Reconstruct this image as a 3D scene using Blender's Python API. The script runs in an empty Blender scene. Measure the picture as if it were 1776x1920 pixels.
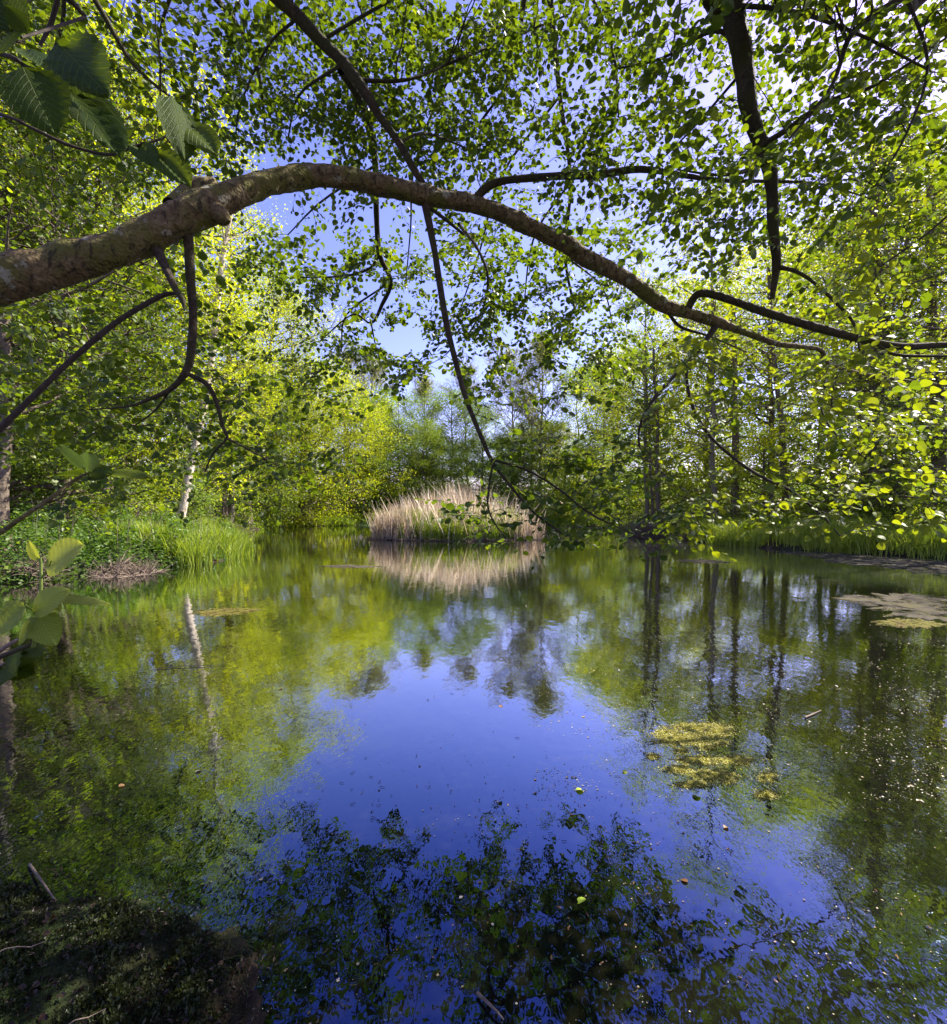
import bpy, math, random
import numpy as np
from mathutils import Vector, Matrix, noise as mnoise
R = math.radians
sc = bpy.context.scene
COL = sc.collection

# ------------------------------------------------------------------ camera
F = 900.0; CX = 888.0; CY = 960.0; CAMZ = 1.6
cam_d = bpy.data.cameras.new("camera"); cam = bpy.data.objects.new("camera", cam_d); COL.objects.link(cam)
cam.location = (0, 0, CAMZ); cam.rotation_euler = (R(90), 0, 0)
cam_d.sensor_fit = 'HORIZONTAL'; cam_d.sensor_width = 36; cam_d.lens = 36 * F / 1776
cam_d.clip_start = 0.05; cam_d.clip_end = 2000
sc.camera = cam
# ------------------------------------------------------------------ world
SUN_AZ, SUN_EL = 62.0, 50.0
KX = math.sin(R(SUN_AZ)) / math.tan(R(SUN_EL)); KY = math.cos(R(SUN_AZ)) / math.tan(R(SUN_EL))   # sideways run of a sun ray per metre of height
w = bpy.data.worlds.new("World"); sc.world = w; w.use_nodes = True
nt = w.node_tree; bg = nt.nodes["Background"]
sky = nt.nodes.new("ShaderNodeTexSky"); sky.sky_type = 'NISHITA'; sky.sun_disc = False
sky.sun_elevation = R(SUN_EL); sky.sun_rotation = R(SUN_AZ); sky.air_density = 1.0; sky.dust_density = 0.6; sky.ozone_density = 3.0
SKN = 0.28   # the sky is deepened (gamma) around its horizon brightness and tinted towards periwinkle
def skymul(src, c):
    tn = nt.nodes.new("ShaderNodeMix"); tn.data_type = 'RGBA'; tn.blend_type = 'MULTIPLY'; tn.inputs[0].default_value = 1
    tn.inputs[7].default_value = (*c, 1); nt.links.new(src, tn.inputs[6]); return tn.outputs[2]
ga = nt.nodes.new("ShaderNodeGamma"); ga.inputs[1].default_value = 1.38
nt.links.new(skymul(sky.outputs[0], (SKN,) * 3), ga.inputs[0])
nt.links.new(skymul(ga.outputs[0], (.98 / SKN, .64 / SKN, .78 / SKN)), bg.inputs[0])
bg.inputs[1].default_value = 0.15
# ------------------------------------------------------------------ sun
sd = bpy.data.lights.new("sun", 'SUN'); sun = bpy.data.objects.new("sun", sd); COL.objects.link(sun)
sd.energy = 5.0; sd.angle = R(0.5); sd.color = (1.0, 0.94, 0.82)
sdir = Vector((math.sin(R(SUN_AZ)) * math.cos(R(SUN_EL)), math.cos(R(SUN_AZ)) * math.cos(R(SUN_EL)), math.sin(R(SUN_EL))))
sun.rotation_euler = sdir.to_track_quat('Z', 'Y').to_euler()
sun.location = (40, 20, 60)
# ------------------------------------------------------------------ exposure
sc.view_settings.view_transform = 'Standard'; sc.view_settings.look = 'None'
sc.view_settings.exposure = 1.5; sc.view_settings.gamma = 1.0
cy = sc.cycles
cy.max_bounces = 8; cy.diffuse_bounces = 5; cy.glossy_bounces = 2; cy.transmission_bounces = 4; cy.transparent_max_bounces = 4
cy.caustics_reflective = False; cy.caustics_refractive = False
cy.use_denoising = True; cy.sample_clamp_indirect = 6; cy.blur_glossy = 0.5

rng = np.random.default_rng(7)
random.seed(7)

# ================================================================== helpers
def P(px, py, d):
    return np.array([(px - CX) / F * d, d, CAMZ + (CY - py) / F * d])

def link(name, data, parent=None):
    o = bpy.data.objects.new(name, data); COL.objects.link(o)
    if parent is not None: o.parent = parent
    return o

def tag(o, label=None, cat=None, group=None, kind=None):
    if label: o["label"] = label
    if cat: o["category"] = cat
    if group: o["group"] = group
    if kind: o["kind"] = kind
    return o

def empty(name, loc=(0, 0, 0), rz=0, s=1):
    o = bpy.data.objects.new(name, None); COL.objects.link(o)
    o.location = loc; o.rotation_euler = (0, 0, rz); o.scale = (s, s, s) if not hasattr(s, '__len__') else s
    o.empty_display_size = 0.2
    return o

def mesh_np(name, V, Fc, mat, tint=None, smooth=False, uv=None):
    """V (n,3), Fc list of (m,k) int arrays"""
    me = bpy.data.meshes.new(name)
    V = np.asarray(V, np.float32)
    me.vertices.add(len(V)); me.vertices.foreach_set("co", V.ravel())
    if not isinstance(Fc, list): Fc = [Fc]
    Fc = [np.asarray(f, np.int32) for f in Fc if len(f)]
    nl = sum(f.size for f in Fc); npol = sum(len(f) for f in Fc)
    me.loops.add(nl); me.polygons.add(npol)
    li = np.concatenate([f.ravel() for f in Fc])
    me.loops.foreach_set("vertex_index", li)
    tot = np.concatenate([np.full(len(f), f.shape[1], np.int32) for f in Fc])
    st = np.concatenate([[0], np.cumsum(tot)[:-1]]).astype(np.int32)
    me.polygons.foreach_set("loop_start", st)
    me.polygons.foreach_set("use_smooth", np.full(npol, smooth))
    me.update(calc_edges=True)
    if tint is not None:
        a = me.attributes.new("tint", 'FLOAT', 'POINT'); a.data.foreach_set("value", np.asarray(tint, np.float32))
    if uv is not None:
        ul = me.uv_layers.new(name="UVMap"); ul.data.foreach_set("uv", np.asarray(uv, np.float32)[li].ravel())
    me.materials.append(mat)
    return me

class Tubes:
    def __init__(s): s.V = []; s.Q = []; s.n = 0
    def add(s, pts, rad, sides=5, rough=0.0, gnarl=0.0):
        pts = np.asarray(pts, float); rad = np.asarray(rad, float); m = len(pts)
        t = np.gradient(pts, axis=0); t /= np.linalg.norm(t, axis=1, keepdims=True) + 1e-9
        up = np.array([0.13, 0.21, 1.0]) if abs(t[0, 2]) < 0.8 else np.array([1.0, 0.2, 0.1])
        a = np.zeros_like(t); c = np.cross(t[0], up); a[0] = c / (np.linalg.norm(c) + 1e-9)
        for i_ in range(1, m):
            c = a[i_ - 1] - a[i_ - 1].dot(t[i_]) * t[i_]; a[i_] = c / (math.sqrt(c.dot(c)) + 1e-9)
        b = np.cross(t, a)
        th = np.linspace(0, 2 * np.pi, sides, endpoint=False)
        rr = rad[:, None] * np.ones((m, sides))
        if rough > 0:
            k = rng.normal(size=(m, sides)) * rough
            k = (k + np.roll(k, 1, 1) + np.roll(k, -1, 1)) / 3
            k[1:-1] = (k[:-2] + k[1:-1] + k[2:]) / 3 * 1.4
            rr = rr * (1 + k)
        ring = pts[:, None, :] + rr[..., None] * (np.cos(th)[None, :, None] * a[:, None, :] + np.sin(th)[None, :, None] * b[:, None, :])
        if gnarl > 0:   # swellings, collars and ridges of old wood
            for i_ in range(m):
                for j_ in range(sides):
                    v = ring[i_, j_]; o_ = v - pts[i_]
                    k_ = .10 * mnoise.noise(Vector(v * 5)) + .07 * mnoise.noise(Vector(v * 13)) + .045 * mnoise.noise(Vector(v * 31))
                    ring[i_, j_] = v + o_ * k_ * gnarl * 1.6
        s.V.append(ring.reshape(-1, 3))
        i = np.arange(m - 1)[:, None] * sides; j = np.arange(sides)[None, :]; j2 = (j + 1) % sides
        q = np.stack([i + j, i + j2, i + sides + j2, i + sides + j], -1).reshape(-1, 4) + s.n
        s.Q.append(q); s.n += m * sides
    def mesh(s, name, mat):
        return mesh_np(name, np.concatenate(s.V), np.concatenate(s.Q), mat, smooth=True)

def unit(v): return v / (np.linalg.norm(v, axis=-1, keepdims=True) + 1e-9)

# leaf templates: x along the midrib (0..1), y across, z lift
T_FAR = (np.array([[0, 0, 0], [.42, .40, .07], [1, 0, -.03], [.5, -.38, .07]]), np.array([[0, 1, 2, 3]]))
T_MID = (np.array([[0, 0, 0], [.28, .36, .08], [.74, .33, .07], [1, 0, -.06], [.74, -.33, .07], [.28, -.36, .08]]),
         np.array([[0, 1, 2, 3], [0, 3, 4, 5]]))
_out = [(0, 0, 0), (.06, .2, .03), (.24, .39, .09), (.5, .45, .10), (.76, .37, .07), (.93, .17, 0), (1.0, 0, -.05)]
T_NEAR = (np.array(_out + [(.93, -.17, 0), (.76, -.37, .07), (.5, -.45, .10), (.24, -.39, .09), (.06, -.2, .03), (.5, 0, .0)]),
          np.array([[0, 1, 2, 12], [12, 2, 3, 4], [12, 4, 5, 6], [0, 12, 10, 11], [12, 8, 9, 10], [12, 6, 7, 8]]))

T_SCRAP = (np.array([[0, 0, 0], [.2, .16, .12], [.55, .10, .2], [.8, .22, .05], [1, .02, .1], [.7, -.12, .16], [.45, -.2, .02], [.15, -.1, .1]]), np.array([[0, 1, 2, 7], [2, 3, 4, 5], [2, 5, 6, 7]]))
class Leaves:
    def __init__(s): s.p = []; s.d = []; s.n = []; s.sz = []; s.t = []
    def add(s, p, d, n, sz, t):
        s.p.append(np.atleast_2d(p)); s.d.append(np.atleast_2d(d)); s.n.append(np.atleast_2d(n))
        s.sz.append(np.atleast_1d(sz)); s.t.append(np.atleast_1d(t))
    def count(s): return sum(len(x) for x in s.p)
    def mesh(s, name, mat, T, curl=0.0):
        p = np.concatenate(s.p); d = unit(np.concatenate(s.d)); n = np.concatenate(s.n)
        sz = np.concatenate(s.sz); t = np.concatenate(s.t)
        n = unit(n - (n * d).sum(1, keepdims=True) * d); b = np.cross(n, d)
        TV, TF = T; k = len(TV); N = len(p)
        wd = 0.85 + 0.3 * rng.random(N)
        V = p[:, None, :] + sz[:, None, None] * (TV[None, :, 0:1] * d[:, None, :] + (TV[None, :, 1:2] * wd[:, None, None]) * b[:, None, :]
             + (TV[None, :, 2:3] * (0.3 + 1.6 * rng.random(N))[:, None, None] - curl * TV[None, :, 0:1] ** 2) * n[:, None, :])
        Fc = (TF[None] + (np.arange(N) * k)[:, None, None]).reshape(-1, TF.shape[1])
        return mesh_np(name, V.reshape(-1, 3), Fc, mat, tint=np.repeat(t, k))

def catmull(pts, step=6):
    pts = np.asarray(pts, float); n = len(pts)
    if n < 3:
        u = np.linspace(0, 1, step * (n - 1) + 1)[:, None]; return pts[0] * (1 - u) + pts[1] * u
    e = np.vstack([2 * pts[0] - pts[1], pts, 2 * pts[-1] - pts[-2]])
    out = []
    for i in range(n - 1):
        a, b, c, d = e[i:i + 4]
        for k in range(step):
            t = k / step
            out.append(.5 * ((2 * b) + (-a + c) * t + (2 * a - 5 * b + 4 * c - d) * t * t + (-a + 3 * b - 3 * c + d) * t ** 3))
    out.append(pts[-1]); return np.array(out)

# ================================================================== materials
def newmat(name):
    m = bpy.data.materials.new(name); m.use_nodes = True
    n = m.node_tree.nodes; l = m.node_tree.links
    for x in list(n):
        if x.type != 'OUTPUT_MATERIAL': n.remove(x)
    return m, n, l, [x for x in n if x.type == 'OUTPUT_MATERIAL'][0]

def ramp(n, stops):
    r = n.new("ShaderNodeValToRGB"); e = r.color_ramp.elements
    while len(e) < len(stops): e.new(0.5)
    for x, (p, c) in zip(e, stops): x.position = p; x.color = (*c, 1)
    return r

def leaf_mat(name, dark, mid, bright, trans=(1.5, 1.7, 0.55), fac=0.45, gloss=0.35, veins=False):
    m, n, l, out = newmat(name)
    at = n.new("ShaderNodeAttribute"); at.attribute_name = "tint"
    r = ramp(n, [(0.0, dark), (0.5, mid), (1.0, bright)]); l.new(at.outputs["Fac"], r.inputs[0])
    pb = n.new("ShaderNodeBsdfPrincipled"); pb.inputs["Roughness"].default_value = 0.45
    pb.inputs["Specular IOR Level"].default_value = gloss
    col = r.outputs[0]
    if veins:
        uv = n.new("ShaderNodeUVMap"); sp = n.new("ShaderNodeSeparateXYZ"); l.new(uv.outputs[0], sp.inputs[0])
        ab = n.new("ShaderNodeMath"); ab.operation = 'ABSOLUTE'; l.new(sp.outputs[1], ab.inputs[0])
        # side veins run obliquely: stripes of (x - 0.55|y|)
        mu = n.new("ShaderNodeMath"); mu.operation = 'MULTIPLY'; mu.inputs[1].default_value = -0.6; l.new(ab.outputs[0], mu.inputs[0])
        ad = n.new("ShaderNodeMath"); ad.operation = 'ADD'; l.new(sp.outputs[0], ad.inputs[0]); l.new(mu.outputs[0], ad.inputs[1])
        fr = n.new("ShaderNodeMath"); fr.operation = 'MULTIPLY'; fr.inputs[1].default_value = 8.5; l.new(ad.outputs[0], fr.inputs[0])
        pp = n.new("ShaderNodeMath"); pp.operation = 'PINGPONG'; pp.inputs[1].default_value = 0.5; l.new(fr.outputs[0], pp.inputs[0])
        v1 = n.new("ShaderNodeMapRange"); v1.inputs[1].default_value = 0.0; v1.inputs[2].default_value = 0.09; v1.inputs[3].default_value = 1; v1.inputs[4].default_value = 0; l.new(pp.outputs[0], v1.inputs[0])
        v2 = n.new("ShaderNodeMapRange"); v2.inputs[1].default_value = 0.0; v2.inputs[2].default_value = 0.02; v2.inputs[3].default_value = 1; v2.inputs[4].default_value = 0; l.new(ab.outputs[0], v2.inputs[0])
        mx = n.new("ShaderNodeMath"); mx.operation = 'MAXIMUM'; l.new(v1.outputs[0], mx.inputs[0]); l.new(v2.outputs[0], mx.inputs[1])
        nz = n.new("ShaderNodeTexNoise"); nz.inputs["Scale"].default_value = 60; nz.inputs["Detail"].default_value = 4
        sm = n.new("ShaderNodeMix"); sm.data_type = 'RGBA'; sm.blend_type = 'MIX'
        ml = n.new("ShaderNodeMath"); ml.operation = 'MULTIPLY'; ml.inputs[1].default_value = 0.28; l.new(mx.outputs[0], ml.inputs[0])
        l.new(ml.outputs[0], sm.inputs[0]); l.new(col, sm.inputs[6]); sm.inputs[7].default_value = tuple(min(1, c * 1.7) for c in bright) + (1,)
        col = sm.outputs[2]
        bp = n.new("ShaderNodeBump"); bp.inputs["Strength"].default_value = 0.6; bp.inputs["Distance"].default_value = 0.004
        bb = n.new("ShaderNodeMath"); bb.operation = 'MULTIPLY_ADD'; bb.inputs[1].default_value = -1.0
        l.new(mx.outputs[0], bb.inputs[0]); l.new(nz.outputs[0], bb.inputs[2]); l.new(bb.outputs[0], bp.inputs["Height"])
        l.new(bp.outputs[0], pb.inputs["Normal"])
    l.new(col, pb.inputs["Base Color"])
    tm = n.new("ShaderNodeMix"); tm.data_type = 'RGBA'; tm.blend_type = 'MULTIPLY'; tm.inputs[0].default_value = 1
    l.new(col, tm.inputs[6]); tm.inputs[7].default_value = (*trans, 1)
    tr = n.new("ShaderNodeBsdfTranslucent"); l.new(tm.outputs[2], tr.inputs[0])
    mx = n.new("ShaderNodeMixShader"); mx.inputs[0].default_value = fac
    l.new(pb.outputs[0], mx.inputs[1]); l.new(tr.outputs[0], mx.inputs[2]); l.new(mx.outputs[0], out.inputs[0])
    return m

def bark_mat(name, c0, c1, c2=None, scale=18, bump=0.5, moss=None, dist=0.01, lichen=None):
    m, n, l, out = newmat(name)
    tc = n.new("ShaderNodeTexCoord")
    nz = n.new("ShaderNodeTexNoise"); nz.inputs["Scale"].default_value = scale; nz.inputs["Detail"].default_value = 8; nz.inputs["Roughness"].default_value = 0.65
    l.new(tc.outputs["Object"], nz.inputs[0])
    big = n.new("ShaderNodeTexNoise"); big.inputs["Scale"].default_value = scale * .22; big.inputs["Detail"].default_value = 5
    l.new(tc.outputs["Object"], big.inputs[0])
    r = ramp(n, [(0.3, c0), (0.5, c1), (0.72, c2 or c1)]); l.new(nz.outputs[0], r.inputs[0])
    col = r.outputs[0]
    if moss:
        r2 = ramp(n, [(0.45, (0, 0, 0)), (0.62, (1, 1, 1))]); l.new(big.outputs[0], r2.inputs[0])
        mm = n.new("ShaderNodeMix"); mm.data_type = 'RGBA'; l.new(r2.outputs[0], mm.inputs[0]); l.new(col, mm.inputs[6]); mm.inputs[7].default_value = (*moss, 1)
        col = mm.outputs[2]
    if lichen:   # pale lichen spots and dark cross cracks
        lv = n.new("ShaderNodeTexVoronoi"); lv.inputs["Scale"].default_value = 9; lv.inputs["Randomness"].default_value = 1
        ld = n.new("ShaderNodeMix"); ld.data_type = 'RGBA'; ld.inputs[0].default_value = .12; l.new(tc.outputs["Object"], ld.inputs[6]); l.new(nz.outputs["Color"], ld.inputs[7]); l.new(ld.outputs[2], lv.inputs[0])
        lm = n.new("ShaderNodeMapRange"); lm.inputs[1].default_value = .16; lm.inputs[2].default_value = .22; lm.inputs[3].default_value = .75; lm.inputs[4].default_value = 0; l.new(lv.outputs[0], lm.inputs[0])
        l1 = n.new("ShaderNodeMix"); l1.data_type = 'RGBA'; l.new(lm.outputs[0], l1.inputs[0]); l.new(col, l1.inputs[6]); l1.inputs[7].default_value = (*lichen, 1)
        cm = n.new("ShaderNodeMapping"); cm.inputs["Scale"].default_value = (42, 42, 9); cm.inputs["Rotation"].default_value = (0, .35, 0); l.new(tc.outputs["Object"], cm.inputs[0])
        cn = n.new("ShaderNodeTexNoise"); cn.inputs["Scale"].default_value = 1.0; cn.inputs["Detail"].default_value = 5; l.new(cm.outputs[0], cn.inputs[0])
        cr = n.new("ShaderNodeMapRange"); cr.inputs[1].default_value = .56; cr.inputs[2].default_value = .64; cr.inputs[4].default_value = .8; l.new(cn.outputs[0], cr.inputs[0])
        l2 = n.new("ShaderNodeMix"); l2.data_type = 'RGBA'; l.new(cr.outputs[0], l2.inputs[0]); l.new(l1.outputs[2], l2.inputs[6]); l2.inputs[7].default_value = (.03, .02, .012, 1)
        col = l2.outputs[2]
    vo = n.new("ShaderNodeTexVoronoi"); vo.inputs["Scale"].default_value = scale * 2.2; l.new(tc.outputs["Object"], vo.inputs[0])
    ad = n.new("ShaderNodeMath"); ad.operation = 'ADD'; l.new(nz.outputs[0], ad.inputs[0])
    hm = n.new("ShaderNodeMath"); hm.operation = 'MULTIPLY'; hm.inputs[1].default_value = .4; l.new(vo.outputs[0], hm.inputs[0]); l.new(hm.outputs[0], ad.inputs[1])
    bp = n.new("ShaderNodeBump"); bp.inputs["Strength"].default_value = bump; bp.inputs["Distance"].default_value = dist
    l.new(ad.outputs[0], bp.inputs["Height"])
    pb = n.new("ShaderNodeBsdfPrincipled"); pb.inputs["Roughness"].default_value = .85; pb.inputs["Specular IOR Level"].default_value = .25
    l.new(col, pb.inputs["Base Color"]); l.new(bp.outputs[0], pb.inputs["Normal"]); l.new(pb.outputs[0], out.inputs[0])
    return m

M = {}
M['alder'] = leaf_mat("alder_leaf", (.04, .07, .010), (.085, .135, .014), (.17, .21, .018), trans=(2.3, 2.1, .4), fac=.45)
M['hero'] = leaf_mat("alder_leaf_close", (.025, .045, .006), (.06, .10, .010), (.20, .25, .025), trans=(1.9, 1.7, .4), fac=.4, gloss=.12, veins=True)
M['yellow'] = leaf_mat("young_leaf", (.15, .20, .013), (.30, .36, .02), (.47, .48, .03), trans=(1.9, 1.82, .42), fac=.5)
M['green'] = leaf_mat("broad_leaf", (.06, .10, .012), (.14, .20, .018), (.28, .34, .03), trans=(1.9, 1.9, .5), fac=.5)
M['cool'] = leaf_mat("cool_leaf", (.07, .12, .025), (.18, .26, .04), (.32, .40, .07), trans=(1.7, 1.8, .7), fac=.45)
M['olive'] = leaf_mat("bud_leaf", (.20, .22, .04), (.32, .34, .06), (.44, .44, .10), trans=(1.4, 1.5, .7), fac=.4)
M['deep'] = leaf_mat("deep_leaf", (.03, .05, .008), (.06, .095, .012), (.13, .17, .02), trans=(1.9, 1.9, .4), fac=.42)  # dark leaf colour; on the low left trees it carries the understory shade
M['shoot'] = leaf_mat("sunlit_shoot_leaf", (.15, .20, .025), (.27, .34, .045), (.44, .50, .09), trans=(1.7, 1.6, .5), fac=.45, gloss=.35, veins=True)  # sunlit brightness put into the colours, well above the other close leaves
M['nettle'] = leaf_mat("nettle_leaf", (.04, .085, .018), (.08, .145, .025), (.15, .22, .04), trans=(1.5, 1.7, .5), fac=.35)
M['grass'] = leaf_mat("grass_blade", (.08, .14, .015), (.18, .26, .025), (.36, .42, .07), trans=(1.5, 1.5, .5), fac=.42)
M['reed'] = leaf_mat("dry_reed", (.20, .155, .10), (.54, .45, .33), (.88, .79, .66), trans=(1.1, 1.0, .85), fac=.35)
M['bark'] = bark_mat("alder_bark", (.05, .034, .014), (.16, .112, .052), (.30, .225, .11), 26, 1.0, moss=(.13, .12, .025), dist=.022, lichen=(.36, .34, .25))
M['twig'] = bark_mat("dark_twig", (.02, .014, .01), (.045, .032, .022), (.07, .05, .035), 60, .3)
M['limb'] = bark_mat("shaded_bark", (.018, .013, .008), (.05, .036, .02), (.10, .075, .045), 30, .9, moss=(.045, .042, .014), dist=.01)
M['litter'] = leaf_mat("shaded_litter", (.012, .007, .004), (.03, .016, .008), (.07, .04, .02), trans=(1, .8, .5), fac=.15)  # dead-leaf brown darkened in colour for the deep shade of the near bank
M['trunk'] = bark_mat("tree_bark", (.06, .045, .03), (.13, .10, .07), (.2, .16, .12), 6, .8, dist=.05)
M['pale'] = bark_mat("pale_bark", (.25, .2, .14), (.55, .47, .36), (.68, .6, .48), 5, .8, dist=.05)
M['grey'] = bark_mat("grey_bark", (.09, .075, .05), (.18, .155, .105), (.27, .235, .17), 8, .5, dist=.03)
M['dry'] = bark_mat("dry_stick", (.09, .065, .045), (.19, .14, .10), (.34, .27, .21), 40, .4)
M['stem'] = bark_mat("green_stem", (.12, .18, .03), (.20, .26, .05), (.25, .3, .08), 60, .2)
M['deadleaf'] = leaf_mat("dead_leaf", (.05, .025, .012), (.14, .065, .025), (.30, .17, .07), trans=(1, .8, .5), fac=.2)
M['speck'] = leaf_mat("floating_speck", (.12, .09, .05), (.28, .23, .14), (.55, .5, .36), trans=(1, 1, .8), fac=.15)
M['moss'] = leaf_mat("moss_tuft", (.015, .022, .006), (.03, .04, .01), (.05, .06, .015), trans=(1, 1, .5), fac=.3)

# ground
def ground_mat():
    m, n, l, out = newmat("forest_soil")
    tc = n.new("ShaderNodeTexCoord")
    a = n.new("ShaderNodeTexNoise"); a.inputs["Scale"].default_value = 3; a.inputs["Detail"].default_value = 10; a.inputs["Roughness"].default_value = .7; l.new(tc.outputs["Object"], a.inputs[0])
    b = n.new("ShaderNodeTexNoise"); b.inputs["Scale"].default_value = .5; b.inputs["Detail"].default_value = 4; l.new(tc.outputs["Object"], b.inputs[0])
    r = ramp(n, [(.3, (.012, .008, .005)), (.5, (.028, .02, .012)), (.7, (.06, .043, .024))]); l.new(a.outputs[0], r.inputs[0])
    g = ramp(n, [(.45, (0, 0, 0)), (.6, (1, 1, 1))]); l.new(b.outputs[0], g.inputs[0])
    mm = n.new("ShaderNodeMix"); mm.data_type = 'RGBA'; l.new(g.outputs[0], mm.inputs[0]); l.new(r.outputs[0], mm.inputs[6]); mm.inputs[7].default_value = (.035, .06, .015, 1)
    bp = n.new("ShaderNodeBump"); bp.inputs["Strength"].default_value = .8; bp.inputs["Distance"].default_value = .06; l.new(a.outputs[0], bp.inputs["Height"])
    pb = n.new("ShaderNodeBsdfPrincipled"); pb.inputs["Roughness"].default_value = .95; pb.inputs["Specular IOR Level"].default_value = .15
    l.new(mm.outputs[2], pb.inputs["Base Color"]); l.new(bp.outputs[0], pb.inputs["Normal"]); l.new(pb.outputs[0], out.inputs[0])
    return m
M['ground'] = ground_mat()

def water_mat():
    m, n, l, out = newmat("pond_water")
    tc = n.new("ShaderNodeTexCoord")
    mp = n.new("ShaderNodeMapping"); mp.inputs["Scale"].default_value = (1, .55, 1); l.new(tc.outputs["Object"], mp.inputs[0])
    w1 = n.new("ShaderNodeTexNoise"); w1.inputs["Scale"].default_value = 9; w1.inputs["Detail"].default_value = 3; l.new(mp.outputs[0], w1.inputs[0])
    w2 = n.new("ShaderNodeTexNoise"); w2.inputs["Scale"].default_value = 1.6; w2.inputs["Detail"].default_value = 2; l.new(mp.outputs[0], w2.inputs[0])
    ad = n.new("ShaderNodeMath"); ad.operation = 'MULTIPLY_ADD'; ad.inputs[1].default_value = 2.2; l.new(w2.outputs[0], ad.inputs[0]); l.new(w1.outputs[0], ad.inputs[2])
    bp = n.new("ShaderNodeBump"); bp.inputs["Strength"].default_value = 1.0; bp.inputs["Distance"].default_value = .0016; l.new(ad.outputs[0], bp.inputs["Height"])
    # surface dust: film of pollen, thicker to the right
    f1 = n.new("ShaderNodeTexNoise"); f1.inputs["Scale"].default_value = .22; f1.inputs["Detail"].default_value = 6; f1.inputs["Roughness"].default_value = .6; f1.inputs["Distortion"].default_value = .8
    l.new(mp.outputs[0], f1.inputs[0])
    sp = n.new("ShaderNodeSeparateXYZ"); l.new(tc.outputs["Object"], sp.inputs[0])
    gx = n.new("ShaderNodeMapRange"); gx.inputs[1].default_value = 0; gx.inputs[2].default_value = 10; gx.inputs[3].default_value = -.3; gx.inputs[4].default_value = .2; l.new(sp.outputs[0], gx.inputs[0])
    fa = n.new("ShaderNodeMath"); fa.operation = 'ADD'; l.new(f1.outputs[0], fa.inputs[0]); l.new(gx.outputs[0], fa.inputs[1])
    fm = n.new("ShaderNodeMapRange"); fm.inputs[1].default_value = .55; fm.inputs[2].default_value = .9; fm.inputs[3].default_value = 0; fm.inputs[4].default_value = .5; l.new(fa.outputs[0], fm.inputs[0])
    fine = n.new("ShaderNodeTexNoise"); fine.inputs["Scale"].default_value = 35; fine.inputs["Detail"].default_value = 5; l.new(tc.outputs["Object"], fine.inputs[0])
    fr = n.new("ShaderNodeMapRange"); fr.inputs[1].default_value = .42; fr.inputs[2].default_value = .68; l.new(fine.outputs[0], fr.inputs[0])
    film = n.new("ShaderNodeMath"); film.operation = 'MULTIPLY'; l.new(fm.outputs[0], film.inputs[0]); l.new(fr.outputs[0], film.inputs[1])
    dk = n.new("ShaderNodeBsdfDiffuse"); dk.inputs[0].default_value = (.006, .006, .003, 1)
    gs = n.new("ShaderNodeBsdfGlossy"); gs.inputs[0].default_value = (1, 1, 1, 1); gs.inputs["Roughness"].default_value = .012; l.new(bp.outputs[0], gs.inputs["Normal"])
    lw = n.new("ShaderNodeLayerWeight"); lw.inputs[0].default_value = .5
    rf = ramp(n, [(0.0, (.07,) * 3), (0.36, (.15,) * 3), (.5, (.30,) * 3), (.66, (.50,) * 3), (.8, (.72,) * 3), (1.0, (.93,) * 3)]); l.new(lw.outputs["Facing"], rf.inputs[0])
    rc_ = ramp(n, [(0.0, (.15, .28, .8)), (.32, (.24, .42, 1)), (.42, (.36, .54, .98)), (.54, (.60, .74, .98)), (.7, (.95, .97, 1)), (1.0, (1, 1, 1))]); l.new(lw.outputs["Facing"], rc_.inputs[0]); l.new(rc_.outputs[0], gs.inputs[0])  # sky blue and darker steep reflections put into the gloss colour
    gl = n.new("ShaderNodeMixShader"); l.new(rf.outputs[0], gl.inputs[0]); l.new(dk.outputs[0], gl.inputs[1]); l.new(gs.outputs[0], gl.inputs[2])
    df = n.new("ShaderNodeBsdfPrincipled"); df.inputs["Base Color"].default_value = (.09, .082, .05, 1); df.inputs["Roughness"].default_value = .6
    mx = n.new("ShaderNodeMixShader"); l.new(film.outputs[0], mx.inputs[0]); l.new(gl.outputs[0], mx.inputs[1]); l.new(df.outputs[0], mx.inputs[2]); l.new(mx.outputs[0], out.inputs[0])
    return m
M['water'] = water_mat()

# ================================================================== terrain
SHORE = np.array([(-40, -12), (-20, -3), (-11, 5.5), (-10.8, 8.5), (-10.5, 10.7), (-9.6, 12.2), (-8.8, 13.6), (-8.3, 15.2), (-8.6, 17.5), (-9.3, 20),
    (-10.8, 21.6), (-15, 23), (-17.5, 30), (-18, 38), (-20.5, 47), (-20, 53), (-14, 57), (-6, 61), (4, 62), (10, 57), (13, 48), (12, 40), (12.8, 33),
    (12.2, 28), (12.0, 24), (12.8, 21.5), (14, 19.4), (16, 16.3), (19, 14), (26, 11), (33, 6), (30, -2), (20, -4), (12, -3), (6, -1.2), (3, .2), (.8, .75),
    (-.35, 1.1), (-.7, 1.45), (-.82, 1.7), (-1.15, 1.86), (-1.9, 2.02), (-2.6, 2.1), (-3.4, 1.9), (-5, 1.0), (-8, -2), (-14, -8), (-30, -16)])
ISL = (-0.9, 28.8, 5.2, 2.5)

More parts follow.
